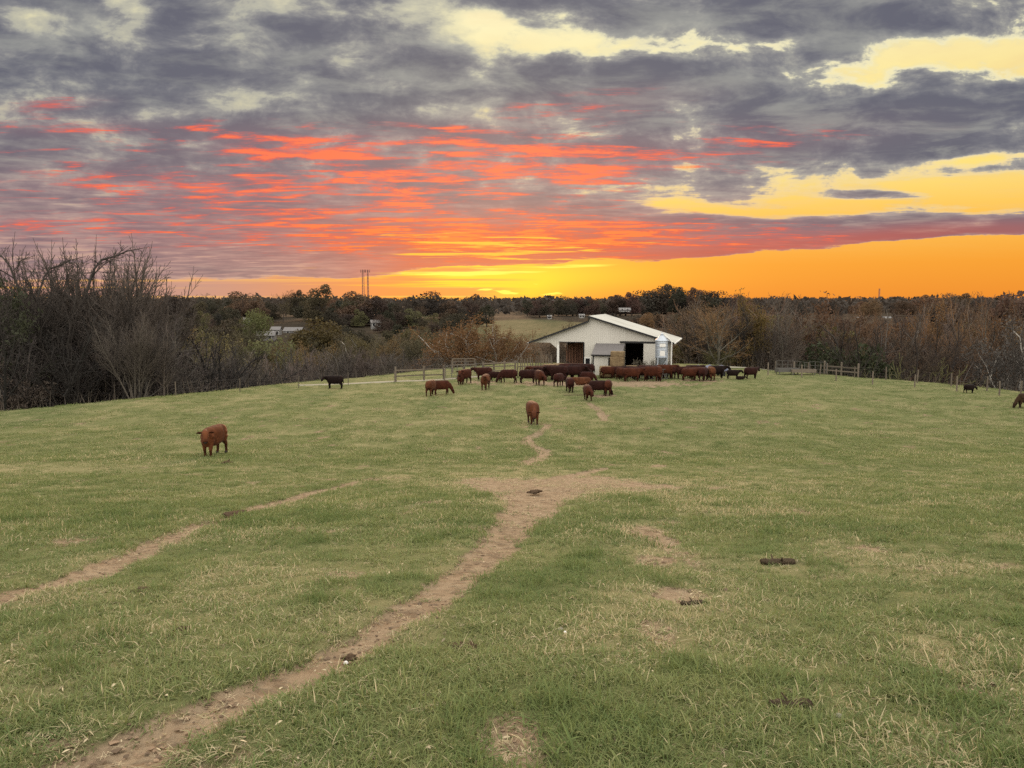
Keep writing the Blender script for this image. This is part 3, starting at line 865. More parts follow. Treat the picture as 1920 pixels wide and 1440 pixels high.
# --- the single trees one can point at
NAMED = [
    # kind, u, v_top, y, name, label, bark, crown colour, width
    ('oak', 58, 436, 74, 'bare_tree', 'tallest dark bare tree at the left end of the wood, crown against the sky', BARK_DARK, (0.05, 0.04, 0.033, 1), 0.85),
    ('fan', 205, 440, 76, 'bare_tree', 'bare tree with a fan of upright thin stems against the sunset sky', BARK_DARK, (0.07, 0.055, 0.045, 1), 1.05),
    ('fan', 160, 446, 82, 'bare_tree', 'second bare tree of upright stems, half hidden between the fan and the forked tree', BARK_DARK, (0.07, 0.055, 0.045, 1), 1.0),
    ('oak', 98, 438, 80, 'bare_tree', 'bare forked tree close behind the tallest one at the left', BARK_DARK, BARK_DARK, 1.0),
    ('fan', 244, 462, 84, 'bare_tree', 'bare tree with thin arching stems at the right end of the tall left group', BARK_DARK, (0.07, 0.055, 0.045, 1), 0.9),
    ('fan', 126, 436, 82, 'bare_tree', 'bare tree with twisted forking limbs beside the fan of upright stems', BARK_DARK, BARK_DARK, 0.7),
    ('oak', 24, 462, 70, 'bare_tree', 'dark bare tree with thick limbs at the left edge, in front of the tallest', BARK_DARK, BARK_DARK, 0.8),
    ('stark_b', 178, 462, 72, 'bare_tree', 'dark twin stemmed bare tree in front of the fan stemmed tree', BARK_DARK, BARK_DARK, 0.9),
    ('stark_b', 225, 476, 70, 'bare_tree', 'dark bare tree with forking limbs at the right end of the tall left group', BARK_DARK, BARK_DARK, 0.8),
    ('leafy_b', -14, 494, 66, 'leafy_tree', 'dark tree still holding leaves, cut by the left edge of the photo', BARK_DARK, (0.040, 0.042, 0.022, 1), 0.9),
    ('broad_b', 395, 594, 86, 'bare_tree', 'dark bare tree with upswept spreading branches standing alone at the brow', (0.018, 0.015, 0.013, 1), (0.022, 0.018, 0.016, 1), 1.1),
    ('broad_a', 300, 545, 90, 'bare_tree', 'grey bare tree with fine twigs right of the tall fan stemmed tree', BARK_GREY, (0.075, 0.062, 0.052, 1), 1.2),
    ('pale_limbed', 878, 590, 118, 'leafy_tree', 'large rust coloured tree with pale crooked limbs behind the metal gate', BARK_PALE, (0.135, 0.070, 0.028, 1), 1.25),
    ('pale_limbed', 930, 600, 122, 'leafy_tree', 'rust brown tree with a pale leaning limb, next to the barn eave', BARK_PALE, (0.125, 0.066, 0.028, 1), 1.0),
    ('pale_limbed', 645, 628, 112, 'bare_tree', 'small tree with white crooked trunk behind the lone dark cow', BARK_PALE, (0.070, 0.058, 0.035, 1), 0.9),
    ('round_a', 590, 594, 205, 'round_tree', 'round olive tree with a dense dark golden crown in the hollow', BARK_DARK, (0.070, 0.052, 0.018, 1), 1.15),
    ('round_c', 478, 578, 250, 'round_tree', 'yellow green round tree beside the far white house', BARK_DARK, (0.095, 0.100, 0.036, 1), 0.7),
    ('round_c', 505, 632, 165, 'round_tree', 'pale green bushy tree below the far white house', BARK_GREY, (0.115, 0.120, 0.050, 1), 0.85),
    ('leafy_b', 1425, 543, 105, 'leafy_tree', 'tall tree with red and yellow leaves at its top against the orange sky', BARK_DARK, (0.11, 0.075, 0.022, 1), 0.75),
    ('tall', 1395, 560, 102, 'bare_tree', 'dark bare tree with a leaning double trunk left of the red topped tree', (0.02, 0.016, 0.013, 1), BARK_DARK, 0.9),
    ('leafy_a', 1060, 598, 130, 'leafy_tree', 'brown tree rising just behind the left slope of the barn roof', BARK_GREY, (0.080, 0.055, 0.035, 1), 0.8),
    ('pale_limbed', 1905, 600, 96, 'bare_tree', 'tree with pale grey forked limbs at the right edge of the photo', BARK_PALE, (0.080, 0.070, 0.060, 1), 0.8),
    ('broad_b', 1585, 585, 104, 'bare_tree', 'bare tree with an open dark crown behind the right hand fence', BARK_DARK, (0.060, 0.042, 0.028, 1), 0.9),
    ('broad_a', 1700, 566, 108, 'bare_tree', 'broad grey bare tree towering over the right part of the fence', BARK_GREY, (0.072, 0.055, 0.045, 1), 1.1),
    ('round_a', 1530, 640, 100, 'bush', 'dark green bush at the wood edge behind the metal pen', BARK_DARK, (0.030, 0.036, 0.015, 1), 0.9),
    ('round_b', 1618, 646, 98, 'bush', 'second dark green bush at the wood edge, right of the metal pen', BARK_DARK, (0.034, 0.040, 0.017, 1), 0.9),
]
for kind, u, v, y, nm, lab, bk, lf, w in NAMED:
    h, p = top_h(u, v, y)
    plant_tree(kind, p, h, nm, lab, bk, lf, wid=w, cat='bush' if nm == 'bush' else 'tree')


def jit(c, k=0.25):
    f = (1 + rt.uniform(-k, k)) * 0.88
    return (c[0] * f * (1 + rt.uniform(-.08, .08)), c[1] * f, c[2] * f * (1 + rt.uniform(-.08, .08)), 1)


LOOK = dict(broad_a='broad crowned', broad_b='low spreading', vase='vase shaped', fan='fan stemmed', tall='tall slender', forked='fork trunked', gnarled='crooked', thicket='many stemmed', sapling='thin straight', leafy_a='thinly leaved', leafy_b='tall thinly leaved',
            pale_limbed='pale limbed', round_a='rounded', round_b='upright rounded', round_c='wide rounded', far_a='dense', far_b='upright dense', far_c='wide dense', far_d='narrow dense', oak='bare branched', stark='single stemmed', stark_b='twin stemmed')
MARKS = ((40, 'at the left edge'), (160, 'behind the tall bare group'), (300, 'right of the tall bare group'), (380, 'left of the lone dark tree'), (450, 'behind the lone dark tree'), (530, 'by the far white hamlet'), (620, 'by the round olive tree'), (740, 'below the twin masts'), (830, 'behind the rail fence'),
         (910, 'behind the metal gates'), (990, 'between gates and barn'), (1080, 'beyond the far meadow'), (1170, 'above the barn ridge'), (1270, 'above the right roof slope'), (1370, 'just right of the barn'), (1450, 'by the red topped tree'), (1540, 'behind the metal pen'), (1630, 'by the wood gap'), (1720, 'behind the middle fence posts'), (1820, 'above the small grazing cow'), (9999, 'towards the right edge'))


def belt(n, u0, u1, vtop, ys, kinds, name, label, group, bark, leafs, wid=(0.85, 1.25), cat='tree', vjit=14, skip=None):
    """a belt of trees whose tops follow the outline vtop(u)"""
    us = [u0 + (u1 - u0) * (i + rt.random()) / n for i in range(n)]
    for u in us:
        y = rt.uniform(*ys); v = float(np.interp(u, vtop[0], vtop[1])) + rt.uniform(-vjit * 0.35, vjit)
        if skip and skip(u, y): continue
        h, p = top_h(u, v, y)
        ye = float(np.interp(p.x, _ex, _ey))
        if p.y < ye + 5:
            y = ye + rt.uniform(6, 16); h, p = top_h(u, v, y)
        if h < 2.0: continue
        kd = rt.choice(kinds)
        plant_tree(kd, p, h, name, LOOK[kd] + ' ' + label + ' ' + next(m for lim, m in MARKS if u < lim), jit(bark), jit(rt.choice(leafs)), group=group, wid=rt.uniform(*wid) * min(1.0 if h > 6 else 1.25, 14 / max(h, 8) + 0.1), cat=cat)


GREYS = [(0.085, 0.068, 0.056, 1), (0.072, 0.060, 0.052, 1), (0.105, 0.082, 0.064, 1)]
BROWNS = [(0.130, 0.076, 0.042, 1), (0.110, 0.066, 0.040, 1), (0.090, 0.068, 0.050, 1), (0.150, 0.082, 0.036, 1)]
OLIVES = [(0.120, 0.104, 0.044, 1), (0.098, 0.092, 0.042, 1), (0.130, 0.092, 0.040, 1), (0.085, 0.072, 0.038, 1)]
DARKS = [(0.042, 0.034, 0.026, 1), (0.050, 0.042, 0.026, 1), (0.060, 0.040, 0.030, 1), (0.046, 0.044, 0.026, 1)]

# near belt, left of the pasture
belt(30, -160, 330, ((-160, 20, 120, 260, 330), (560, 590, 600, 580, 590)), (66, 100), ['broad_a', 'forked', 'fan', 'tall'], 'bare_tree', 'grey brown tree of the left wood', 'bare trees in the left wood', BARK_GREY, GREYS)
belt(5, -160, 320, ((-160, 0, 320), (660, 660, 680)), (64, 84), ['sapling', 'sapling', 'thicket', 'leafy_a'], 'sapling', 'undergrowth sapling of the left wood', 'saplings under the left wood', BARK_GREY, GREYS + [(0.050, 0.052, 0.028, 1)], cat='sapling')
# hollow between the left wood and the barn: greyish saplings, then olive crowns
belt(44, 300, 850, ((300, 400, 560, 700, 850), (630, 655, 650, 648, 655)), (92, 125), ['sapling', 'thicket', 'broad_b', 'sapling'], 'sapling', 'grey sapling in the hollow', 'bare saplings in the hollow', BARK_GREY, GREYS, cat='sapling')
belt(34, 300, 1010, ((300, 420, 560, 680, 760, 900, 1010), (612, 616, 640, 622, 618, 622, 640)), (135, 185), ['leafy_a', 'pale_limbed', 'leafy_a', 'leafy_b'], 'leafy_tree', 'olive brown tree in the hollow', 'olive trees in the hollow', BARK_GREY, OLIVES)
belt(34, 290, 1000, ((290, 430, 620, 700, 830, 930, 1000), (588, 596, 604, 612, 606, 622, 636)), (205, 262), ['round_a', 'round_b', 'round_c', 'leafy_a'], 'round_tree', 'full tree across the hollow', 'full crowned trees across the hollow', BARK_DARK, OLIVES + DARKS,
     skip=lambda u, y: 470 < u < 580 or 698 < u < 712)
# behind the barn
belt(30, 960, 1330, ((960, 1060, 1150, 1260, 1330), (642, 632, 618, 592, 580)), (128, 190), ['broad_b', 'leafy_a', 'sapling', 'broad_a'], 'bare_tree', 'brown tree of the wood behind the barn', 'bare trees behind the barn', BARK_GREY, BROWNS, skip=lambda u, y: u < 1090 and y > 150)
# right wood
belt(54, 1270, 2080, ((1270, 1340, 1480, 1560, 1640, 1720, 1800, 1920, 2080), (562, 550, 546, 562, 572, 552, 550, 548, 546)), (100, 150), ['tall', 'broad_a', 'forked', 'leafy_b', 'broad_b'], 'bare_tree', 'brown tree of the right wood', 'bare trees in the right wood', BARK_GREY, BROWNS)
belt(14, 1260, 2080, ((1260, 1450, 1700, 2080), (640, 650, 650, 660)), (94, 112), ['thicket', 'sapling', 'leafy_a', 'sapling'], 'sapling', 'undergrowth sapling of the right wood', 'saplings under the right wood', BARK_GREY, BROWNS + OLIVES[:1], cat='sapling')
belt(26, 1480, 2100, ((1480, 1640, 1800, 1920, 2100), (590, 600, 553, 552, 550)), (170, 230), ['leafy_b', 'broad_a', 'round_b'], 'leafy_tree', 'reddish tree deep in the right wood', 'reddish trees at the far right', BARK_DARK, [(0.085, 0.050, 0.036, 1), (0.070, 0.048, 0.034, 1)])
belt(16, 1300, 2050, ((1300, 1450, 1600, 1750, 1920, 2050), (600, 588, 612, 600, 592, 586)), (108, 150), ['leafy_a', 'round_b', 'leafy_b', 'pale_limbed'], 'leafy_tree', 'rust or olive tree among the right wood', 'rust and olive trees in the right wood', BARK_DARK, [(0.180, 0.088, 0.034, 1), (0.125, 0.108, 0.042, 1), (0.155, 0.094, 0.038, 1)])
# stout trunks at the very edge of the woods
belt(18, -120, 300, ((-120, 20, 120, 300), (560, 580, 590, 610)), (58, 76), ['stark', 'stark_b', 'stark', 'stark_b'], 'bare_tree', 'tree with stout trunk edging the left wood', 'stout trunked trees at the left edge', (0.024, 0.020, 0.017, 1), [(0.030, 0.025, 0.022, 1), (0.042, 0.034, 0.029, 1)], wid=(0.8, 1.1))
belt(26, 1290, 2060, ((1290, 1400, 1560, 1700, 1920, 2060), (590, 576, 592, 580, 576, 570)), (92, 112), ['stark', 'stark_b', 'tall', 'stark'], 'bare_tree', 'tree with stout trunk edging the right wood', 'stout trunked trees at the right edge', (0.030, 0.023, 0.018, 1), [(0.044, 0.032, 0.024, 1), (0.058, 0.040, 0.028, 1)], wid=(0.8, 1.1))
# skyline
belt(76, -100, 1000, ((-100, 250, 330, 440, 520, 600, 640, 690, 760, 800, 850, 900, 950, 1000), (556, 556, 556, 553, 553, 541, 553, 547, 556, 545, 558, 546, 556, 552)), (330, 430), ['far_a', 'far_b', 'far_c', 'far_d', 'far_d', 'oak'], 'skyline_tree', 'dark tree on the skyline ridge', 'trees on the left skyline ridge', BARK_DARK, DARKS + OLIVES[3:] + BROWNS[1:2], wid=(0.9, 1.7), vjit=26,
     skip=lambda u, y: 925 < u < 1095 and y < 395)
belt(64, -100, 1000, ((-100, 400, 640, 1000), (580, 578, 584, 578)), (280, 345), ['far_a', 'far_b', 'far_c', 'far_d'], 'skyline_tree', 'dark tree halfway up the ridge', 'trees halfway up the left ridge', BARK_DARK, DARKS + OLIVES[1:2], wid=(0.9, 1.5), vjit=16,
     skip=lambda u, y: 900 < u < 1120 or 460 < u < 600 or 692 < u < 714)
belt(34, 985, 1380, ((985, 1040, 1100, 1170, 1210, 1250, 1300, 1340, 1380), (556, 557, 557, 555, 543, 535, 539, 545, 552)), (400, 480), ['far_a', 'far_b', 'far_c', 'far_d'], 'skyline_tree', 'dark tree on the domed hill', 'trees on the domed hill', BARK_DARK, DARKS + [(0.075, 0.042, 0.032, 1)], wid=(1.0, 1.8), vjit=16)
belt(36, 1090, 1380, ((1090, 1180, 1380), (590, 584, 574)), (300, 390), ['far_a', 'far_b', 'far_c', 'far_d'], 'skyline_tree', 'tree on the hillside', 'trees on the hillside above the barn', BARK_DARK, BROWNS + DARKS, wid=(1.0, 1.6), vjit=14, skip=lambda u, y: 1150 < u < 1185)
belt(30, 1380, 2150, ((1380, 1500, 1650, 1720, 1780, 1920, 2150), (560, 566, 564, 553, 551, 553, 556)), (420, 560), ['far_a', 'far_b', 'far_c', 'far_d'], 'skyline_tree', 'dim tree on the far ridge', 'trees on the far right ridge', BARK_DARK, BROWNS + DARKS[:1], wid=(1.0, 1.8), vjit=16)

# --- the woods farther off, which read as one mass
def far_woods():
    g = np.random.default_rng(77)
    P = []
    for i in range(5200):
        y = 560 * (3300 / 560) ** g.random(); x = g.uniform(-0.95, 0.95) * y
        z = float(land(x, y, False)) if False else 0
        P.append((x, y))
    P = np.array(P); z = land(P[:, 0], P[:, 1], False)
    hgt = g.uniform(9, 15, len(P))
    k = 16
    base = np.repeat(np.column_stack([P, z]), k, 0); hh = np.repeat(hgt, k)
    off = g.normal(size=(len(base), 3)) * np.array([3.0, 3.0, 0.22]); off[:, 2] = g.uniform(0.15, 1, len(base)) * hh
    V, Q = leaf_cards(base + off, 1, 3.6, 0.1, 78, 0.8)
    o = link('distant_woods', mesh_np('distant_woods', V, Q, M['leaf']))
    o.color = (0.050, 0.040, 0.032, 1)
    tag(o, 'distant wooded hills along the horizon', 'woods', kind='stuff')


far_woods()


# --- brush and dead stems along the foot of the woods
def brush():
    g = np.random.default_rng(91)
    P = []
    while len(P) < 3500:
        x = g.uniform(-75, 95); ye = float(np.interp(x, _ex, _ey)); y = ye + 3 + abs(g.normal(0, 14))
        if y > 150: continue
        P.append((x, y))
    P = np.array(P); z = land(P[:, 0], P[:, 1])
    h = g.uniform(0.4, 1.9, len(P)); w = g.uniform(0.012, 0.03, len(P)); th = g.uniform(0, math.pi, len(P)); lean = g.normal(0, 0.22, (len(P), 2))
    c, s_ = np.cos(th), np.sin(th)
    ring = [(1, 0), (-0.5, 0.87), (-0.5, -0.87)]
    V = []
    for f, t in ((0, -0.2), (1, 0.55), (2, 1.0)):
        for a, b in ring:
            r = w * (1.0, 0.7, 0.25)[f]
            V.append(np.column_stack([P[:, 0] + r * (a * c - b * s_) + lean[:, 0] * h * t, P[:, 1] + r * (a * s_ + b * c) + lean[:, 1] * h * t, z + h * t]))
    V = np.stack(V, 1)
    Q = []
    for k in (0, 3):
        for j in range(3):
            Q.append((k + j, k + (j + 1) % 3, k + 3 + (j + 1) % 3, k + 3 + j))
    Q = (np.arange(len(P))[:, None, None] * 9 + np.array(Q)[None]).reshape(-1, 4)
    me = mesh_np('brush', V.reshape(-1, 3), Q, M['bark'])
    # leafless tangle at the stem tops
    o = link('brush', me); o.color = (0.10, 0.080, 0.062, 1)
    tag(o, 'tangled grey brown brush along the foot of the woods', 'brush', kind='stuff')


brush()


# ------------------------------------------------------------------ the cattle barn
YAW = -math.atan2(0.28, 0.96)
BARN_P = Vector((8.7, 86.0, 0)); BARN_P.z = float(land(8.7, 86.0)) - 0.05
H0 = BARN_P.z
EA, EB = Vector((0.96, -0.28, 0)), Vector((0.28, 0.96, 0))


def bw(a, b, h=0.0):
    """barn coordinates (along the front, into depth, height) to world"""
    return BARN_P + EA * a + EB * b + Vector((0, 0, h))


def zz(z): return z - H0        # world height to height above the barn floor


RIDGE, LTOP = zz(-1.81), zz(-2.38)
EAVE_R, EAVE_L = zz(-4.70), zz(-4.88)
DEP = 10.4


def roof_under(a):
    if a > 0: return RIDGE + (EAVE_R - RIDGE) * a / 9.55 - 0.10
    return LTOP + (EAVE_L - LTOP) * (-a) / 6.95 - 0.10


def build_barn():
    barn = empty('cattle_barn', BARN_P, YAW, 'cream metal cattle barn with a stepped roof and two dark open bays', 'barn')
    hdr = zz(-4.80)
    hL = zz(-4.84); hdiag = zz(-5.56)

    def bottom(a):
        if a < -4.48: return EAVE_L - 0.02
        if a < -3.65: return EAVE_L - 0.02 + (hdiag - EAVE_L) * (a + 4.48) / 0.83
        if -3.42 < a < -0.55: return hL
        if 4.13 < a < 6.16: return hdr
        return 0.0
    # ribbed front sheeting, cut to the gable and round the bays
    w = MB()
    cuts = sorted(set([round(-6.95 + i * 0.23, 3) for i in range(70)] + [-4.48, -3.65, -3.42, -0.55, 0.0, 4.13, 6.16, 8.45]))
    cuts = [c for c in cuts if -6.95 <= c <= 8.45]
    for a0, a1 in zip(cuts[:-1], cuts[1:]):
        if a1 - a0 < 0.02: continue
        e = 1e-4
        b0, b1, t0, t1 = bottom(a0 + e), bottom(a1 - e), roof_under(a0 + e), roof_under(a1 - e)
        if t0 - b0 < 0.02 and t1 - b1 < 0.02: continue
        am = a0 + 0.035
        prof = [(a0, -0.012), (am, -0.012), (am + 0.02, 0.0), (a1, 0.0)] if a1 - a0 > 0.08 else [(a0, 0.0), (a1, 0.0)]
        V = []
        for a, y in prof:
            f = (a - a0) / (a1 - a0)
            V += [(a, y, b0 + (b1 - b0) * f), (a, y, max(t0 + (t1 - t0) * f, b0 + (b1 - b0) * f + 0.01))]
        w.add(V, [(2 * i, 2 * i + 2, 2 * i + 3, 2 * i + 1) for i in range(len(prof) - 1)])
        # inner lining gives the wall its thickness
        w.add([(a0, 0.12, b0), (a1, 0.12, b1), (a1, 0.12, t1), (a0, 0.12, t0), (a0, 0.0, b0), (a1, 0.0, b1)], [(3, 2, 1, 0), (0, 1, 5, 4)])
    wall = w.build('front_wall', M['wall_metal'], barn)
    s = MB()
    s.box((8.40, DEP / 2 + 0.06, EAVE_R / 2 + 0.05), (0.10, DEP - 0.2, EAVE_R + 0.25))
    for i in range(44): s.box((8.46, 0.2 + i * 0.23, EAVE_R / 2 + 0.05), (0.03, 0.05, EAVE_R + 0.2))
    s.build('side_wall', M['wall_metal'], barn)
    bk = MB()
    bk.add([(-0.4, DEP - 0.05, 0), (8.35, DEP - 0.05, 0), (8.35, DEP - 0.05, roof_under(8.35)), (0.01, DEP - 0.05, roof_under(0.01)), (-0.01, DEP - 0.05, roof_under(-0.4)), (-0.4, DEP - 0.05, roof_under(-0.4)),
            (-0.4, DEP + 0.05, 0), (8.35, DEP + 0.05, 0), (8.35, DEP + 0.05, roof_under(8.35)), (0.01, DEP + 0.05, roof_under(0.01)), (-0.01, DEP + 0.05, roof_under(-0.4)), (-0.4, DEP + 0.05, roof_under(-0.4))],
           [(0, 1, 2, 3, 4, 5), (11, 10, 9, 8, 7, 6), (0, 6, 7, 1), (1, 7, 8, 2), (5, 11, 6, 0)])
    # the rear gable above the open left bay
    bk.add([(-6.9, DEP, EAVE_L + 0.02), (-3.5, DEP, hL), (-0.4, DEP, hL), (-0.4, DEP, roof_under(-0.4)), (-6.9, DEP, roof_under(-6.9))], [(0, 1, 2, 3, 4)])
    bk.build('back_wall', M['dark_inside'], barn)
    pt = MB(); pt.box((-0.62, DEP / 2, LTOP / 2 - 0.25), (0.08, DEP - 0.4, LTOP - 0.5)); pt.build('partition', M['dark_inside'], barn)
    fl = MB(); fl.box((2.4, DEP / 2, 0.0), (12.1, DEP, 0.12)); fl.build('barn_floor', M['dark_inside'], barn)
    # roofs
    def roof(a0, z0, a1, z1, name):
        d = Vector((a1 - a0, 0, z1 - z0)); n = Vector((-d.z, 0, d.x)).normalized() * (1 if d.x > 0 else -1)
        r = MB()
        P = lambda a, b, k: tuple(Vector((a0 + d.x * a, b, z0 + d.z * a)) + n * k)
        r.add([P(0, -0.5, 0), P(1, -0.5, 0), P(1, DEP + 0.5, 0), P(0, DEP + 0.5, 0), P(0, -0.5, -0.05), P(1, -0.5, -0.05), P(1, DEP + 0.5, -0.05), P(0, DEP + 0.5, -0.05)],
              [(0, 1, 2, 3), (7, 6, 5, 4), (0, 4, 5, 1), (1, 5, 6, 2), (2, 6, 7, 3), (3, 7, 4, 0)])
        for i in range(49):
            b = -0.48 + i * (DEP + 0.96) / 48
            r.add([P(0, b - 0.03, 0.002), P(1, b - 0.03, 0.002), P(1, b, 0.035), P(0, b, 0.035), P(1, b + 0.03, 0.002), P(0, b + 0.03, 0.002)], [(0, 1, 2, 3), (3, 2, 4, 5)])
        o = r.build(name, M['roof_metal'], barn)
        f = MB()
        f.bar(Vector((a0, -0.53, z0)) + n * -0.06, Vector((a1, -0.53, z1)) + n * -0.06, 0.05, 0.20)
        fo = f.build('rake_trim', M['black_trim'], o)
        f = MB(); f.bar(Vector((a0, DEP + 0.53, z0)) + n * -0.06, Vector((a1, DEP + 0.53, z1)) + n * -0.06, 0.05, 0.20)
        f.build('rake_trim', M['black_trim'], o)
        g = MB(); g.box((a1 + (0.04 if a1 > 0 else -0.04), DEP / 2, z1 - 0.05), (0.09, DEP + 1.0, 0.12)); g.build('gutter', M['white_paint'], o)
        return o
    roof(0.02, RIDGE, 9.55, EAVE_R, 'roof')
    roof(-0.02, LTOP, -6.95, EAVE_L, 'roof')
    cs = MB(); cs.box((0.0, DEP / 2, (RIDGE + LTOP) / 2 - 0.05), (0.06, DEP + 0.9, RIDGE - LTOP - 0.02)); cs.build('ridge_step', M['black_trim'], barn)
    # frame of the bays
    def part(name, m, *boxes):
        b = MB()
        for c, d in boxes: b.box(c, d)
        return b.build(name, M[m], barn)
    part('corner_post', 'white_paint', ((-3.54, -0.05, hdiag / 2 + 0.2), (0.24, 0.10, hdiag + 0.4)))
    part('corner_trim', 'black_trim', ((8.50, -0.035, EAVE_R / 2), (0.10, 0.13, EAVE_R - 0.05)))
    part('bay_trim', 'black_trim', ((-1.98, -0.045, hL + 0.03), (2.9, 0.06, 0.09)))
    part('bay_trim', 'black_trim', ((-0.53, -0.045, hL / 2), (0.08, 0.06, hL)))
    part('door_track', 'black_trim', ((5.55, -0.10, hdr + 0.10), (4.0, 0.12, 0.20)))
    part('door_jamb', 'black_trim', ((4.10, -0.045, hdr / 2), (0.07, 0.05, hdr)))
    dr = MB(); dr.box((6.98, -0.09, hdr / 2 - 0.02), (1.58, 0.05, hdr - 0.06))
    for i in range(8): dr.box((6.28 + i * 0.2, -0.125, hdr / 2 - 0.02), (0.04, 0.02, hdr - 0.1))
    dr.build('sliding_door', M['wall_metal'], barn)
    # boards of the pen inside the left bay, spaced, shortened leftward to shape a slanting shadow above
    for i in range(15):
        b = MB(); b.box((-3.30 + i * 0.19, 3.4 + 0.01 * (i % 3), hL * 0.5 + 0.25), (0.10, 0.04, hL * 0.92 - 0.09 * (14 - i)))
        b.build('board', M['board'], barn)
    part('pen_rail', 'board', ((-1.95, 3.34, 0.75), (2.9, 0.06, 0.16)))
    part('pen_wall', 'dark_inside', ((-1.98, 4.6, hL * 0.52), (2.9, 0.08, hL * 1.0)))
    part('pen_rail', 'gate_metal', ((-1.95, 0.8, 0.62), (2.7, 0.05, 0.07)), ((-1.95, 0.8, 0.95), (2.7, 0.05, 0.07)), ((-2.5, 0.8, 0.6), (0.06, 0.05, 0.9)), ((-1.3, 0.8, 0.6), (0.06, 0.05, 0.9)))
    for a in (-3.0, -0.9):
        p = MB(); p.box((a, 4.0, hL / 2), (0.15, 0.15, hL)); p.build('post', M['old_wood'], barn)
    # the low window left of the shed
    wn = MB(); W0, W1, Z0, Z1 = -0.40, 0.24, zz(-8.02), zz(-6.55)
    for c, d in (((W0, -0.06, (Z0 + Z1) / 2), (0.13, 0.09, Z1 - Z0 + 0.13)), ((W1, -0.06, (Z0 + Z1) / 2), (0.13, 0.09, Z1 - Z0 + 0.13)), (((W0 + W1) / 2, -0.06, Z1), (W1 - W0 - 0.13, 0.09, 0.13)), (((W0 + W1) / 2, -0.06, Z0 + 0.15), (W1 - W0 - 0.13, 0.09, 0.35))): wn.box(c, d)
    wf = wn.build('window', M['white_paint'], barn)
    pn = MB(); pn.box(((W0 + W1) / 2, -0.04, (Z0 + Z1) / 2 + 0.05), (W1 - W0 - 0.13, 0.03, Z1 - Z0 - 0.2)); pn.build('pane', M['glass_dark'], wf)
    # lean-to shed against the front
    A0, A1, D = 0.98, 3.98, 2.6
    wt, rt_ = zz(-6.02), zz(-5.02)
    sh = MB()
    X0, X1, Z0, Z1 = A0 + 1.72, A0 + 2.52, zz(-7.25), zz(-6.30)      # its window
    Y = -D
    for x0, x1, z0, z1 in ((A0, X0, 0, wt), (X1, A1, 0, wt), (X0, X1, 0, Z0), (X0, X1, Z1, wt)):
        sh.box(((x0 + x1) / 2, Y, (z0 + z1) / 2), (x1 - x0, 0.08, z1 - z0))
    for x in (A0 + 0.04, A1 - 0.04):
        sh.add([(x - .04, Y + .04, 0), (x + .04, Y + .04, 0), (x + .04, -0.03, 0), (x - .04, -0.03, 0), (x - .04, Y + .04, wt), (x + .04, Y + .04, wt), (x + .04, -0.03, rt_ - 0.1), (x - .04, -0.03, rt_ - 0.1)],
               [(0, 3, 2, 1), (4, 5, 6, 7), (0, 1, 5, 4), (1, 2, 6, 5), (2, 3, 7, 6), (3, 0, 4, 7)])
    so = sh.build('lean_to', M['wall_metal'], barn)
    wn = MB()
    for c, d in (((X0, Y - 0.05, (Z0 + Z1) / 2), (0.07, 0.04, Z1 - Z0 + 0.07)), ((X1, Y - 0.05, (Z0 + Z1) / 2), (0.07, 0.04, Z1 - Z0 + 0.07)), (((X0 + X1) / 2, Y - 0.05, Z0), (X1 - X0 - 0.07, 0.04, 0.07)), (((X0 + X1) / 2, Y - 0.05, Z1), (X1 - X0 - 0.07, 0.04, 0.07)), (((X0 + X1) / 2, Y - 0.03, (Z0 + Z1) / 2), (0.035, 0.03, Z1 - Z0 - 0.08))): wn.box(c, d)
    wn.build('window_frame', M['black_trim'], so)
    pn = MB(); pn.box(((X0 + X1) / 2, Y + 0.01, (Z0 + Z1) / 2), (X1 - X0 - 0.01, 0.02, Z1 - Z0 - 0.01)); pn.build('pane', M['glass_dark'], so)
    ct = MB(); ct.box((A0 + 0.02, Y - 0.06, wt / 2), (0.14, 0.05, wt - 0.1)); ct.build('corner_trim', M['black_trim'], so)
    # shingled roof in courses
    rf = MB(); n = 9
    y0, z0, y1, z1 = Y - 0.30, wt + 0.02, -0.06, rt_ + 0.10
    for i in range(n):
        f0, f1 = i / n, (i + 1.15) / n
        if i == n - 1: f1 = 1
        ya, za, yb, zb = y0 + (y1 - y0) * f0, z0 + (z1 - z0) * f0, y0 + (y1 - y0) * f1, z0 + (z1 - z0) * f1
        rf.add([(A0 - .15, ya, za + 0.055), (A1 + .15, ya, za + 0.055), (A1 + .15, yb, zb + 0.03), (A0 - .15, yb, zb + 0.03), (A0 - .15, ya, za), (A1 + .15, ya, za)], [(0, 1, 2, 3), (4, 5, 1, 0)])
    rf.add([(A0 - .15, y0, z0 - .04), (A1 + .15, y0, z0 - .04), (A1 + .15, y1, z1 - .04), (A0 - .15, y1, z1 - .04)], [(3, 2, 1, 0)])
    ro = rf.build('shed_roof', M['shingle'], barn)
    fs = MB(); fs.box(((A0 + A1) / 2, y0 - 0.03, z0 - 0.04), (A1 - A0 + 0.32, 0.05, 0.16)); fs.build('fascia', M['black_trim'], ro)


build_barn()


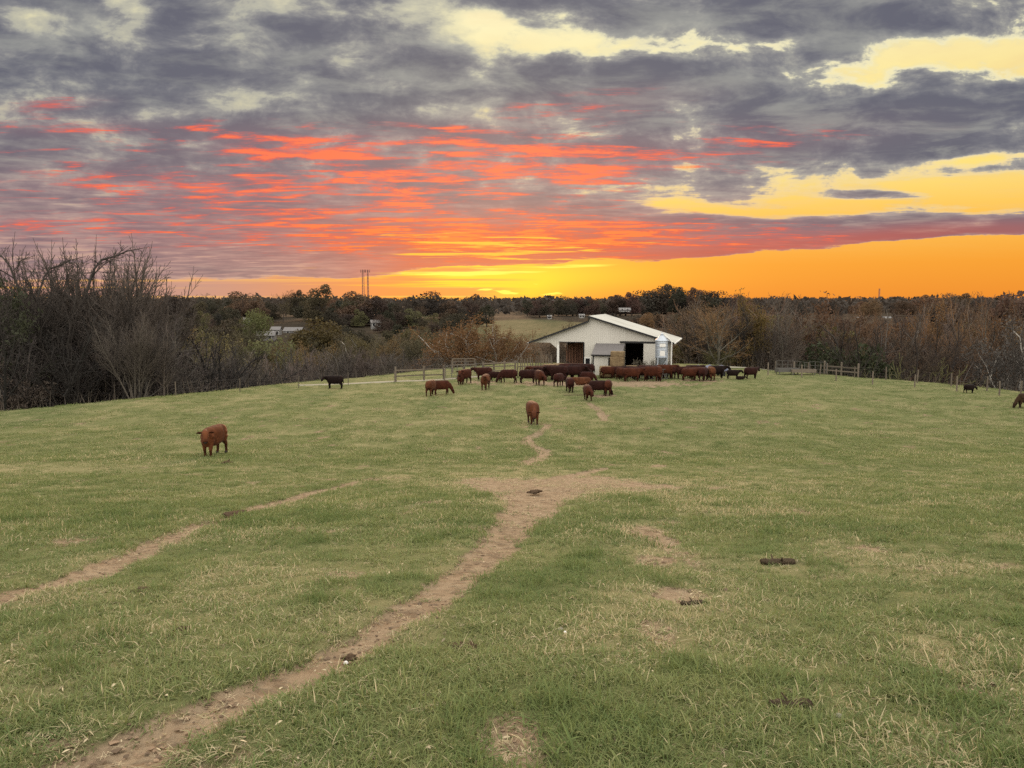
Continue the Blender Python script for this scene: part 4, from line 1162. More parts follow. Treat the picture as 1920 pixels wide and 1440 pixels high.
# ------------------------------------------------------------------ feed bin
def build_bin():
    c = at(1241, 80.2); gz_ = c.z
    o = empty('feed_bin', c, 0, 'galvanised feed bin with a pointed roof on legs by the barn corner', 'feed bin')
    zc = lambda z: z - gz_
    r = 0.66
    cyl = MB()
    prof = []
    z0, z1 = zc(-6.05), zc(-4.28)
    for i in range(25):
        z = z0 + (z1 - z0) * i / 24; prof.append((r + (0.012 if i % 2 else -0.006), z))
    cyl.lathe(prof, n=28); co = cyl.build('bin_body', M['galv'], o, smooth=False)
    bd = MB()
    for z in (z0, z0 + (z1 - z0) / 3, z0 + (z1 - z0) * 2 / 3, z1): bd.lathe([(r + .01, z - .02), (r + .03, z - .02), (r + .03, z + .02), (r + .01, z + .02)], n=28)
    bd.build('hoop', M['galv'], co)
    rf = MB(); rf.lathe([(r + 0.06, z1 - 0.02), (r + 0.05, z1 + 0.02), (0.20, zc(-3.72)), (0.17, zc(-3.70)), (0.17, zc(-3.62)), (0.23, zc(-3.61)), (0.02, zc(-3.50))], n=24)
    rfo = rf.build('bin_roof', M['galv'], o)
    vp = MB(); vp.tube([(0, 0, zc(-3.52)), (0, 0, zc(-3.34))], 0.03, 8); vp.build('vent_cap', M['galv'], rfo)
    hp = MB(); hp.lathe([(0.15, zc(-6.95)), (0.16, zc(-6.9)), (r, z0)], n=24); hp.build('hopper', M['galv'], o)
    bt = MB(); bt.box((0, 0, zc(-7.05)), (0.36, 0.36, 0.22)); bt.tube([(0, 0, zc(-7.05)), (0.5, 0.9, zc(-6.6)), (0.9, 2.2, zc(-5.9))], 0.07, 8); bt.build('auger', M['galv'], o)
    for i in range(4):
        a = math.pi / 4 + i * math.pi / 2
        l = MB(); l.bar((math.cos(a) * (r + .02), math.sin(a) * (r + .02), -0.15), (math.cos(a) * (r + .02), math.sin(a) * (r + .02), z0 + 0.5), 0.09, 0.09); l.build('leg', M['galv'], o)
    br = MB()
    for i in range(4):
        a, b = math.pi / 4 + i * math.pi / 2, math.pi / 4 + (i + 1) * math.pi / 2
        br.bar((math.cos(a) * r, math.sin(a) * r, zc(-7.6)), (math.cos(b) * r, math.sin(b) * r, zc(-6.3)), 0.04)
    br.build('brace', M['galv'], o)
    ld = MB()
    for dx in (-0.14, 0.14): ld.tube([(r + 0.12, -0.25 + dx, 0.2), (r + 0.12, -0.25 + dx, z1 + 0.05), (r - 0.2, -0.25 + dx * 0.9, z1 + 0.28)], 0.022, 6)
    for i in range(12): ld.bar((r + 0.12, -0.39, 0.45 + i * 0.30), (r + 0.12, -0.11, 0.45 + i * 0.30), 0.02)
    ld.build('ladder', M['gate_metal'], o)
    for z_, w_, h_ in ((-4.75, .62, .34), (-5.6, .52, .55)):
        lid = MB(); lid.box((-0.05, -r - 0.015, zc(z_)), (w_, 0.03, h_)); lid.build('panel', M['white_paint'], co)
    fp = MB(); fp.tube([(r + 0.33, -0.3, 0), (r + 0.33, -0.3, zc(-4.4)), (0.25, -0.1, zc(-3.66))], 0.055, 8); fp.build('fill_pipe', M['white_paint'], o)


build_bin()


# ------------------------------------------------------------------ hay
def round_bale(r, w, seed):
    """big round bale, axis along x, frayed and flattened where it lies"""
    g = np.random.default_rng(seed); n = 30; mb = MB()
    xs = [-w / 2, -w / 2, -w / 2 + .05, -w / 4, 0, w / 4, w / 2 - .05, w / 2, w / 2]
    rs = [0.02, r * .8, r * .97, r, r, r, r * .97, r * .8, 0.02]
    V = []
    for x, q in zip(xs, rs):
        for j in range(n):
            t = 2 * math.pi * j / n; k = q * (1 + g.normal(0, 0.018)); z = math.sin(t) * k
            V.append((x + g.normal(0, 0.012), math.cos(t) * k, max(z, -r * 0.93) + r * 0.93))
    mb.add(V, [(i * n + j, i * n + (j + 1) % n, (i + 1) * n + (j + 1) % n, (i + 1) * n + j) for i in range(len(xs) - 1) for j in range(n)])
    return mb.mesh('round_bale', M['hay'], True)


def square_bale(dx, dy, dz, seed):
    g = np.random.default_rng(seed); mb = MB(); n = 7
    bm_ = bmesh.new(); bmesh.ops.create_cube(bm_, size=1); bmesh.ops.subdivide_edges(bm_, edges=bm_.edges[:], cuts=n, use_grid_fill=True)
    for v in bm_.verts:
        f = 1 - 0.05 * (abs(v.co.x * 2) ** 6 + abs(v.co.y * 2) ** 6 + abs(v.co.z * 2) ** 6) / 3
        groove = 0.018 if abs((v.co.x * 4) % 1 - 0.5) < 0.1 else 0
        v.co = Vector((v.co.x * dx * f, v.co.y * dy * (f - groove), (v.co.z * f + 0.5) * dz)) + Vector(g.normal(0, 0.012, 3))
    me = bpy.data.meshes.new('square_bale'); bm_.to_mesh(me); bm_.free(); me.materials.append(M['hay'])
    me.polygons.foreach_set('use_smooth', [True] * len(me.polygons)); return me


rb = round_bale(0.66, 1.25, 3)


def hay(name, me, p, rz, label, group=None, sc_=1.0, cat='hay bale'):
    o = link(name, me); o.location = p; o.rotation_euler = (0, 0, rz); o.scale = (sc_,) * 3
    return tag(o, label, cat, group)


p = at(1158, 81.2)
base = hay('hay_bale', square_bale(2.3, 1.2, 1.15, 1), p, YAW, 'long tan hay bale on the ground under the tall bale by the shed')
hay('hay_bale', square_bale(1.45, 1.2, 1.05, 2), p + Vector((0, 0, 1.12)), YAW, 'tan square hay bale in the middle of the stack by the barn door', sc_=1)
hay('hay_bale', square_bale(1.45, 1.2, 0.62, 4), p + Vector((0.04, 0.02, 2.13)), YAW + 0.03, 'topmost hay bale of the stack between shed and barn door')
hay('hay_bale', rb, at(1185, 80.6), YAW + 0.15, 'round hay bale right of the stacked bales, behind the cows', 'round bales by the barn')
hay('hay_bale', rb, at(1136, 80.0), YAW + 0.1, 'round hay bale left of the stacked bales, in front of the shed', 'round bales by the barn')
hay('hay_bale', rb, at(1049, 82.5), 0.5, 'pale round hay bale at the foot of the open left bay', 'round bales by the barn', 1.05)
hay('hay_bale', rb, at(1030, 82.0), 0.3, 'pale round hay bale under the overhanging left eave', 'round bales by the barn')


# hay ring feeder in the crowd
def ring(p, label, r=1.15, h=1.05):
    o = empty('feeder_ring', p, 0, label, 'hay feeder', 'round feeder rings')
    for z in (0.08, 0.55, h):
        m_ = MB(); P = [(r * math.cos(t), r * math.sin(t), z) for t in np.linspace(0, 2 * math.pi, 29)]
        m_.tube(P, 0.03, 6, cap=False, up=(0, 0, 1)); m_.build('hoop', M['gate_metal'], o)
    for k in range(14):
        t = 2 * math.pi * k / 14; m_ = MB(); m_.tube([(r * math.cos(t), r * math.sin(t), 0), (r * math.cos(t + .12), r * math.sin(t + .12), h)], 0.022, 5); m_.build('bar', M['gate_metal'], o)
    return o


ring(at(1205, 79.0), 'metal feeder ring with slanted bars in front of the dark barn door')
ring(at(1234, 78.2), 'metal feeder ring with slanted bars below the feed bin')


# tall weeds by the barn door
def weeds():
    g = np.random.default_rng(41); mb = MB()
    for i in range(170):
        u = g.uniform(1188, 1262); p = at(u, 81.5 + g.normal(0, 0.8)); h = g.uniform(0.7, 1.9)
        d = g.normal(0, 0.18, 2)
        mb.tube([p, p + Vector((d[0] * .4, d[1] * .4, h * .5)), p + Vector((d[0], d[1], h))], [0.014, 0.01, 0.005], 3, cap=False)
        for k in range(5):
            q = p + Vector((d[0], d[1], h)) * g.uniform(0.55, 1); e = g.normal(0, 0.14, 3)
            mb.tube([q, q + Vector((e[0], e[1], abs(e[2]) + .06))], [0.012, 0.02], 3, cap=False)
    o = mb.build('tall_weeds', M['bark']); o.color = (0.10, 0.085, 0.06, 1)
    tag(o, 'dry tall weeds beside the barn door and feed bin', 'weeds', kind='stuff')


weeds()


# pale concrete bunk and lane behind the yard
def strip(name, pts, width, m, kind='structure', lift=0.03):
    P = [Vector(p) for p in pts]; V = []; Fs = []
    Q = []
    for a, b in zip(P[:-1], P[1:]):
        n = max(2, int((b - a).length / 1.5))
        Q += [a.lerp(b, i / n) for i in range(n)]
    Q.append(P[-1])
    for i, p in enumerate(Q):
        t = (Q[min(i + 1, len(Q) - 1)] - Q[max(i - 1, 0)]).xy.normalized(); nn = Vector((-t.y, t.x))
        for k in (-1, -0.5, 0, 0.5, 1):
            q = p.xy + nn * width * 0.5 * k * (1 + 0.15 * math.sin(i * 1.7 + k))
            V.append((q.x, q.y, float(land(q.x, q.y)) + lift - (0.06 if abs(k) == 1 else 0)))
    for i in range(len(Q) - 1):
        for k in range(4): Fs.append((i * 5 + k, i * 5 + k + 1, i * 5 + 6 + k, i * 5 + 5 + k))
    o = MB().add(V, Fs).build(name, M[m], smooth=True)
    return tag(o, kind=kind)


strip('gravel_lane', [ground_at(560, 724), ground_at(640, 720), ground_at(700, 716), ground_at(760, 713.5), ground_at(830, 710), ground_at(900, 706)], 1.5, 'lane')
strip('farm_track', [at(1262, 92), at(1300, 93), at(1345, 93.5), at(1400, 94), at(1460, 92)], 2.2, 'lane', lift=0.12)


# ------------------------------------------------------------------ fences
def post(mb_h, w=0.13, round_=True):
    m_ = MB()
    if round_: m_.tube([(0, 0, -0.4), (0, 0, mb_h - .03), (0, 0, mb_h)], [w / 2, w / 2, w / 2.6], 8)
    else: m_.box((0, 0, mb_h / 2 - .2), (w, w, mb_h + .4))
    return m_.mesh('post', M['old_wood'])


POST = post(1.25); POST_S = post(1.15, 0.07); POST_B = post(1.5, 0.20)


def wire_fence(name, pts, step, pm, label, wires=(0.3, 0.6, 0.9, 1.1), group=None, tilt=0.03):
    P = [Vector(p) for p in pts]; L = [0]
    for a, b in zip(P[:-1], P[1:]): L.append(L[-1] + (b - a).length)
    n = max(2, int(L[-1] / step) + 1); Q = []
    for i in range(n):
        s = L[-1] * i / (n - 1)
        k = max(j for j in range(len(L)) if L[j] <= s + 1e-6); k = min(k, len(P) - 2)
        q = P[k].lerp(P[k + 1], (s - L[k]) / (L[k + 1] - L[k])); q.z = float(land(q.x, q.y)); Q.append(q)
    o = empty(name, Q[0], 0, label, 'fence', group)
    for q in Q:
        c = link('post', pm, o, q - Q[0]); c.rotation_euler = (random.gauss(0, tilt), random.gauss(0, tilt), random.uniform(0, 6)); c.scale = (1, 1, random.uniform(.92, 1.1))
    for h in wires:
        m_ = MB(); m_.tube([q - Q[0] + Vector((0.05, 0, h)) for q in Q], 0.004, 3, cap=False, up=(0, 0, 1)); m_.build('wire', M['wire'], o)
    return o


wire_fence('wire_fence', [ground_at(330, 742), ground_at(420, 737), ground_at(510, 733), ground_at(600, 727), ground_at(690, 719), ground_at(740, 716)], 4.6, POST_S, 'thin wire fence running down the left brow of the pasture')
NEARF = [ground_at(u, v) for u, v in ((1440, 703), (1545, 711), (1605, 717), (1668, 722), (1730, 727), (1790, 733), (1850, 740), (1960, 752), (2060, 764))]
wire_fence('wire_fence', NEARF, 3.6, POST, 'nearer wire fence with wooden posts along the right of the pasture')
wire_fence('wire_fence', [at(1540, 83), at(1620, 80), at(1700, 75.5), at(1760, 72), at(1825, 69), at(1880, 66), at(1990, 60)], 3.4, POST, 'farther wire fence with wooden posts against the right wood')


def rail_fence(pts, label, rails=(0.45, 0.85, 1.2), hgt=1.3):
    Q = [Vector(p) for p in pts]
    o = empty('rail_fence', Q[0], 0, label, 'fence')
    for q in Q: link('post', POST_B if hgt > 1.25 else POST, o, q - Q[0])
    for a, b in zip(Q[:-1], Q[1:]):
        for h in rails:
            m_ = MB(); m_.bar(a - Q[0] + Vector((0, -.1, h)), b - Q[0] + Vector((0, -.1, h + random.uniform(-.03, .03))), 0.04, 0.12)
            m_.build('rail', M['old_wood'], o)
    return o


rail_fence([ground_at(742, 715), ground_at(795, 711.5), ground_at(832, 710)], 'wooden post and rail fence left of the metal gate', rails=(0.55, 1.15))
rail_fence([at(905, 82), at(926, 82.4), at(946, 82.8), at(966, 83.2)], 'weathered board fence between the metal gate and the picket row', rails=(0.5, 0.95, 1.3))
rail_fence([at(848, 86), at(890, 87)], 'short board fence behind the metal gate', rails=(0.9, 1.3, 1.6), hgt=1.3)
rail_fence([at(1548, 84), at(1580, 83), at(1612, 81), ], 'leaning board fence right of the metal pen', rails=(0.5, 0.95))


def gate(p0, p1, h, label, bars=6, group=None):
    p0, p1 = Vector(p0), Vector(p1)
    o = empty('metal_gate', p0, 0, label, 'gate', group); d = p1 - p0
    f = MB()
    for t in (0, 0.33, 0.66, 1): f.tube([d * t + Vector((0, 0, 0.18)), d * t + Vector((0, 0, h))], 0.032, 6)
    f.build('gate_frame', M['gate_metal'], o)
    for i in range(bars):
        z = 0.18 + (h - 0.18) * (i / (bars - 1)) ** 1.15
        b = MB(); b.tube([Vector((0, 0, z)), d + Vector((0, 0, z))], 0.02, 6); b.build('bar', M['gate_metal'], o)
    for t in (0, 1): link('post', POST, o, d * t + Vector((0, 0.15 if t else -0.0, 0)) + d.normalized() * (0.15 if t else -0.15))


gate(ground_at(836, 711), at(868, 79.5), 1.45, 'pale tubular metal gate at the left end of the yard')
gate(at(871, 79.6), at(904, 80.5), 1.45, 'second pale tubular metal gate, nearer the barn')


# row of stakes between the gate and the barn
def stakes():
    a, b = at(970, 84), at(1038, 86.5)
    o = empty('stake_fence', a, 0, 'row of tall split stakes between the board fence and the barn eave', 'fence')
    n = 15
    m_ = MB(); m_.tube([(0, 0, -0.3), (0, 0, 0.9), (0.02, 0, 1.9)], [0.065, 0.06, 0.045], 6); me = m_.mesh('stake', M['old_wood'])
    for i in range(n):
        q = a.lerp(b, i / (n - 1)); q.z = float(land(q.x, q.y))
        c = link('stake', me, o, q - a); c.rotation_euler = (random.gauss(0, .04), random.gauss(0, .05), random.uniform(0, 6)); c.scale = (1, 1, random.uniform(.8, 1.15))
    r_ = MB(); r_.bar(Vector((0, .08, 0.8)), b - a + Vector((0, .08, 0.8)), 0.04, 0.1); r_.build('rail', M['old_wood'], o)


stakes()
# metal pen panels and a feed wagon bed at the right of the yard
for (u0, y0, u1, y1, lab) in ((1458, 87, 1490, 86, 'left galvanised panel of the small metal pen'), (1492, 86, 1520, 88, 'middle galvanised panel of the small metal pen'), (1520, 85, 1552, 83.5, 'right galvanised panel of the small metal pen')):
    gate(at(u0, y0), at(u1, y1), 1.35, lab, 4, 'panels of the metal pen')


def trough(p, rz, L, w, h, m, name, label, cat, group=None):
    o = empty(name, p, rz, label, cat, group)
    b = MB()
    for c, d in (((0, -w / 2, h * .65), (L, .05, h * .5)), ((0, w / 2, h * .65), (L, .05, h * .5)), ((-L / 2 + .03, 0, h * .65), (.06, w - .05, h * .5)), ((L / 2 - .03, 0, h * .65), (.06, w - .05, h * .5)), ((0, 0, h * .42), (L - .1, w - .05, .04))): b.box(c, d)
    b.build('bed', M[m], o)
    for sx in (-1, 1):
        for sy in (-1, 1):
            l = MB(); l.bar((sx * (L / 2 - .15), sy * (w / 2 - .04), -.05), (sx * (L / 2 - .15), sy * (w / 2 - .04), h * .45), .07); l.build('leg', M['gate_metal'], o)
    return o


trough(at(1478, 84), 0.1, 2.4, 0.9, 0.8, 'gate_metal', 'feed_trough', 'pale metal feed trough lying in front of the pen', 'trough')
trough(at(1508, 83.5), -0.1, 2.6, 0.9, 0.7, 'old_wood', 'feed_trough', 'brown wooden feed trough beside the pale metal one', 'trough')
trough(at(1285, 86.5), 0.0, 2.6, 0.8, 0.75, 'white_paint', 'feed_trough', 'white feed trough right of the barn corner', 'trough')


def tarp():
    p = at(1334, 82.5)
    o = empty('covered_wagon', p, 0.05, 'low wagon under a blue grey tarpaulin behind the cows', 'wagon')
    n = 14; V = []; g = np.random.default_rng(5)
    for i in range(n):
        for j in range(9):
            x = -1.7 + 3.4 * i / (n - 1); t = j / 8 * math.pi; V.append((x, -math.cos(t) * 0.8, 0.6 + math.sin(t) * (0.55 + 0.08 * math.sin(i * 1.3)) + g.normal(0, .02)))
    mb = MB().add(V, [(i * 9 + j, i * 9 + 9 + j, i * 9 + 10 + j, i * 9 + j + 1) for i in range(n - 1) for j in range(8)]); mb.f += [tuple(range(9)), tuple(range((n - 1) * 9, n * 9))[::-1]]; mb.m += [0, 0]
    mb.build('tarpaulin', M['tarp'], o, smooth=False)
    b = MB(); b.box((0, 0, 0.52), (3.3, 1.5, 0.16)); b.build('bed', M['old_wood'], o)
    for sx in (-1, 1):
        for sy in (-1, 1):
            w = MB(); w.tube([(sx * 1.1, sy * .72, .3), (sx * 1.1, sy * .86, .3)], .3, 14); w.build('wheel', M['black_trim'], o)


tarp()


# ------------------------------------------------------------------ far houses, masts
def house(u, v, y, L, W, h, rz, label, roofm='far_roof', name='house'):
    p = at(u, y); d = ray(u, v); p.z = d.z / d.y * y - h * 0.6
    o = empty(name, p, rz, label, 'house' if name == 'house' else 'shed')
    b = MB(); b.box((0, 0, h / 2 - 0.3), (L, W, h + 0.6)); 
    b.add([(-L / 2, -W / 2, h), (-L / 2, W / 2, h), (-L / 2, 0, h + W * .28), (L / 2, -W / 2, h), (L / 2, W / 2, h), (L / 2, 0, h + W * .28)], [(0, 2, 1), (3, 4, 5)])
    b.build('wall', M['far_wall'], o)
    r = MB(); k = W * .28 / (W / 2)
    for s in (-1, 1):
        r.add([(-L / 2 - .3, s * (W / 2 + .4), h - .4 * k), (L / 2 + .3, s * (W / 2 + .4), h - .4 * k), (L / 2 + .3, 0, h + W * .28 + .05), (-L / 2 - .3, 0, h + W * .28 + .05),
               (-L / 2 - .3, s * (W / 2 + .4), h - .4 * k - .15), (L / 2 + .3, s * (W / 2 + .4), h - .4 * k - .15), (L / 2 + .3, 0, h + W * .28 - .1), (-L / 2 - .3, 0, h + W * .28 - .1)],
              [(0, 1, 2, 3), (7, 6, 5, 4), (0, 4, 5, 1), (1, 5, 6, 2), (3, 2, 6, 7), (0, 3, 7, 4)])
    r.build('roof', M[roofm], o)
    n = max(2, int(L / 2.6))
    for i in range(n):
        x = -L / 2 + L * (i + .5) / n
        f = MB(); f.box((x, -W / 2 - .03, h * .55), (1.1, .08, 1.4)); fo = f.build('window', M['white_paint'], o)
        q = MB(); q.box((x, -W / 2 - .08, h * .55), (.9, .03, 1.2)); q.build('pane', M['glass_dark'], fo)


house(500, 631, 262, 6, 4, 1.6, 0.1, 'long low white house among the trees left of the valley', 'far_roof')
house(519, 623, 285, 3.2, 3.2, 3.0, 0.0, 'small tall white house above the long low one')
house(552, 622, 300, 7, 4, 1.6, -0.1, 'grey white house at the right of the far hamlet', 'far_roof')
house(466, 606, 330, 3, 3, 4, 0.2, 'narrow white house glimpsed beside the yellow green tree', 'far_roof')
house(705, 608, 300, 3.6, 3, 2.2, 0.3, 'grey house with two gables halfway up the ridge', 'far_roof')
house(1030, 594, 345, 1.6, 1.4, 0.8, 0, 'tiny white shed at the top of the far green meadow', 'far_roof', 'farm_shed')
house(1090, 592, 340, 2.2, 1.6, 0.8, 0.1, 'white shed in the trees just left of the barn ridge', 'far_roof', 'farm_shed')
house(1170, 581, 330, 4.6, 2.6, 0.4, 0, 'far shed with a pale roof on the hillside above the barn roof', 'far_roof', 'farm_shed')
house(1608, 599, 420, 6, 3.5, 1.0, 0, 'far white building in the gap of the right wood')
house(1660, 598, 430, 4.5, 3.5, 1.0, 0, 'smaller far white building right of the one in the wood gap')
# the fall of ground in front of them is meadow and garden


def mast(u, vtop, y, w, label, lattice=True, heads=True):
    p = at(u, y); d = ray(u, vtop); h = d.z / d.y * y - p.z
    o = empty('radio_mast', p, 0.4, label, 'radio mast')
    f = MB(); n = 14; cs = [(math.cos(a) * w, math.sin(a) * w) for a in (0, 2.094, 4.189)]
    tp = 0.55 if lattice else 1.0
    for x, y_ in cs: f.bar((x, y_, -1), (x * tp, y_ * tp, h), 0.22 if lattice else 0.35)
    f.build('mast_legs', M['mast'], o)
    b = MB()
    for i in range(n * 2 if lattice else n):
        N = n * 2 if lattice else n
        z0, z1 = h * i / N, h * (i + 1) / N; k0, k1 = 1 + (tp - 1) * i / N, 1 + (tp - 1) * (i + 1) / N
        for j in range(3):
            a, c = cs[j], cs[(j + 1) % 3]
            b.bar((a[0] * k0, a[1] * k0, z0), (c[0] * k1, c[1] * k1, z1), 0.12)
    b.build('lattice', M['mast'], o)
    if heads:
        for a in range(3):
            t = a * 2.094 + .3; q = MB(); q.box((math.cos(t) * 1.9, math.sin(t) * 1.9, h - 1.0), (.5, .5, 2.4)); q.bar((0, 0, h - 1), (math.cos(t) * 1.9, math.sin(t) * 1.9, h - 1), 0.12); q.build('antenna', M['mast'], o)


mast(683, 506, 640, 1.5, 'lattice radio mast on the left ridge, left one of the pair')
mast(692, 506, 640, 0.5, 'slim radio mast right beside the lattice one on the left ridge', False)
mast(1644, 541, 900, 0.7, 'lone thin mast on the horizon above the right wood', False, False)


# ------------------------------------------------------------------ cattle
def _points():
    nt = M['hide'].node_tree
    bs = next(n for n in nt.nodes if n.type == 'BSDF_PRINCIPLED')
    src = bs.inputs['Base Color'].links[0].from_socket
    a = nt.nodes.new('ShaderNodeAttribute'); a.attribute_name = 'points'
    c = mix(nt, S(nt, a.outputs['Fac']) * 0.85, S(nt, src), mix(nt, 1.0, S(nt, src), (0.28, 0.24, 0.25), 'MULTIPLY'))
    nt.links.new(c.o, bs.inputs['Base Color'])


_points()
def cow_mesh(key, pose='stand', head_yaw=0.0, step=0.0, stocky=1.0, voxel=0.026):
    """one continuous body: trunk, neck, head, ears, legs and tail lofted and fused by a remesh"""
    mb = MB()
    lie = pose == 'lie'
    dz = -0.50 if lie else 0.0
    # trunk
    X = [-0.90, -0.85, -0.70, -0.45, -0.2, 0.08, 0.34, 0.54, 0.70, 0.82]
    Zc = [1.08, 1.06, 1.02, 0.965, 0.935, 0.925, 0.935, 0.955, 0.97, 0.98]
    HH = [0.15, 0.29, 0.37, 0.42, 0.445, 0.45, 0.44, 0.415, 0.35, 0.18]
    HW = [0.12, 0.24, 0.30, 0.32, 0.355, 0.355, 0.32, 0.28, 0.22, 0.12]
    mb.tube([(x, 0, z + dz) for x, z in zip(X, Zc)], [w * stocky for w in HW], 24, rad2=[h * stocky ** 0.5 for h in HH], up=(0, 0, 1), sq=0.78)
    # hips and shoulders
    for sy in (-1, 1):
        mb.tube([(-0.74, sy * .14, 1.10 + dz), (-0.58, sy * .17, 1.02 + dz), (-0.50, sy * .16, 0.80 + dz)], [.12, .20, .12], 12, rad2=[.12, .22, .12])
        mb.tube([(0.62, sy * .12, 1.15 + dz), (0.52, sy * .17, 0.98 + dz), (0.50, sy * .16, 0.74 + dz)], [.10, .17, .11], 12, rad2=[.12, .19, .12])
    # neck and head
    cy, sy_ = math.cos(head_yaw), math.sin(head_yaw)
    def nk(x, z, k=1.0):       # swing the neck sideways progressively
        dx = x - 0.62
        return (0.62 + dx * math.cos(head_yaw * k), dx * math.sin(head_yaw * k), z + dz)
    if pose == 'graze':
        N = [nk(.50, 1.02, .2), nk(.78, .86, .5), nk(.98, .62, .8), nk(1.08, .44, 1)]
        Hd = [nk(1.04, .48), nk(1.12, .36), nk(1.18, .22), nk(1.22, .06)]; upv = (cy, sy_, 0.35)
    elif pose == 'low':
        N = [nk(.50, 1.02, .2), nk(.80, 1.0, .5), nk(1.0, .92, .8), nk(1.12, .86, 1)]
        Hd = [nk(1.08, .90), nk(1.20, .80), nk(1.32, .66), nk(1.40, .54)]; upv = (cy * .7, sy_ * .7, .7)
    else:
        N = [nk(.52, 1.04, .2), nk(.82, 1.12, .5), nk(1.02, 1.19, .8), nk(1.16, 1.24, 1)]
        Hd = [nk(1.12, 1.28), nk(1.25, 1.18), nk(1.40, 1.01), nk(1.50, .87)]; upv = (cy * .72, sy_ * .72, .68)
    mb.tube(N, [.20, .155, .13, .115], 14, rad2=[.33, .25, .185, .14], up=(0, 0, 1) if pose != 'graze' else (cy, sy_, .6))
    mb.tube(Hd, [.14, .158, .115, .112], 14, rad2=[.14, .155, .12, .098], up=upv, sq=0.85)
    h0, h1 = Vector(Hd[0]), Vector(Hd[-1]); hd = (h1 - h0).normalized(); side = Vector((-sy_, cy, 0)); hup = side.cross(hd) * -1
    if hup.z < 0 and pose != 'graze': hup = -hup
    if pose == 'graze' and hup.dot(Vector((cy, sy_, 0))) < 0: hup = -hup
    ears = []
    for s in (-1, 1):
        b = h0 + hd * .04 + side * s * .10 + hup * .04
        mb.tube([b, b + side * s * .10 + hup * .0, b + side * s * .22 - hup * .02, b + side * s * .29 - hup * .035], [.04, .08, .075, .02], 10, rad2=[.03, .035, .028, .016], up=tuple(hd))
    eyes = [h0 + hd * .19 + side * s * .15 + hup * .03 for s in (-1, 1)]
    nose = h1 + hd * .01
    # legs
    hooves = []
    if not lie:
        for i, s in enumerate((-1, 1)):
            f = step * s
            fl = [(.54, s * .18, .82), (.55 + f * .10, s * .18, .58), (.57 + f * .22, s * .175, .37), (.55 + f * .24, s * .175, .18), (.55 + f * .27, s * .175, .09), (.57 + f * .28, s * .175, .05)]
            mb.tube(fl, [.15, .10, .074, .056, .064, .068], 10); hooves.append(fl[-1])
            b = -step * s
            hl = [(-.60, s * .17, .84), (-.56 + b * .06, s * .185, .64), (-.74 + b * .16, s * .175, .43), (-.73 + b * .22, s * .17, .22), (-.72 + b * .26, s * .17, .10), (-.69 + b * .27, s * .17, .05)]
            mb.tube(hl, [.20, .14, .078, .060, .064, .068], 10, rad2=[.24, .17, .095, .064, .066, .068]); hooves.append(hl[-1])
        mb.tube([(-.10, 0, .56), (-.38, 0, .56)], [.05, .11], 10)       # belly fold and udder
    else:
        for s in (-1, 1):
            mb.tube([(.50, s * .22, .34), (.72, s * .26, .16), (.52, s * .27, .08), (.36, s * .26, .07)], [.12, .085, .065, .05], 10)
            mb.tube([(-.55, s * .24, .36), (-.22, s * .36, .22), (-.48, s * .40, .10), (-.22, s * .42, .07)], [.20, .15, .08, .05], 10)
    # brisket, tail
    mb.tube([(.74, 0, .82 + dz), (.60, 0, .62 + dz), (.38, 0, .56 + dz)], [.09, .13, .10], 10)
    mb.tube([(-.80, 0, 1.27 + dz), (-.92, 0, 1.16 + dz), (-.94, .02, .90 + dz), (-.93, .03, max(.62 + dz, .1)), (-.93, .03, max(.46 + dz, .06))], [.04, .036, .026, .045, .02], 8)
    raw = mb.mesh(key, M['hide'], True)
    tmp = bpy.data.objects.new(key, raw); C.objects.link(tmp)
    md = tmp.modifiers.new('r', 'REMESH'); md.mode = 'VOXEL'; md.voxel_size = voxel; md.use_smooth_shade = True
    sm = tmp.modifiers.new('s', 'SMOOTH'); sm.iterations = 3; sm.factor = 0.5
    dg = bpy.context.evaluated_depsgraph_get()
    me = bpy.data.meshes.new_from_object(tmp.evaluated_get(dg))
    bpy.data.objects.remove(tmp)
    me.name = key
    # shaggy relief of the winter coat
    n = len(me.vertices); co = np.empty(n * 3, np.float32); me.vertices.foreach_get('co', co); co = co.reshape(-1, 3)
    no = np.empty(n * 3, np.float32); me.vertices.foreach_get('normal', no); no = no.reshape(-1, 3)
    k = (fbm(co[:, 0] * 9 + co[:, 2] * 3, co[:, 1] * 9 + co[:, 2] * 9, 5, 3) - 0.5) * 0.026
    me.vertices.foreach_set('co', (co + no * k[:, None]).ravel())
    # hide darker at the ends: ears, muzzle, lower legs and tail switch
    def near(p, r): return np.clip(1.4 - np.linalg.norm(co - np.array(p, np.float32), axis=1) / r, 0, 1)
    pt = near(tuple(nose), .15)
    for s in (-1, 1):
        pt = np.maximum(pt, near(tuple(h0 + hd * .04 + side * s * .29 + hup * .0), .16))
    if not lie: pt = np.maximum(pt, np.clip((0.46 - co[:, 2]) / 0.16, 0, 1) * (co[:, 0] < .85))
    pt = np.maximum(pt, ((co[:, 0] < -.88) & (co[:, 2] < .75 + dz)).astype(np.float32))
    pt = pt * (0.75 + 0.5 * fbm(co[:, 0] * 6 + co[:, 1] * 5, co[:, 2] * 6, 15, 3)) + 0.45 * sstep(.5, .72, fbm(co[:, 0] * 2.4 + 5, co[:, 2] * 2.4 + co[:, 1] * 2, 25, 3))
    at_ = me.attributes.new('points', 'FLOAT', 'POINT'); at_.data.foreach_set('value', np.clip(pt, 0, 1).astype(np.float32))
    me.polygons.foreach_set('use_smooth', np.ones(len(me.polygons), bool))
    me.materials.clear(); me.materials.append(M['hide']); me.update()
    return me, eyes, nose, hooves, hd


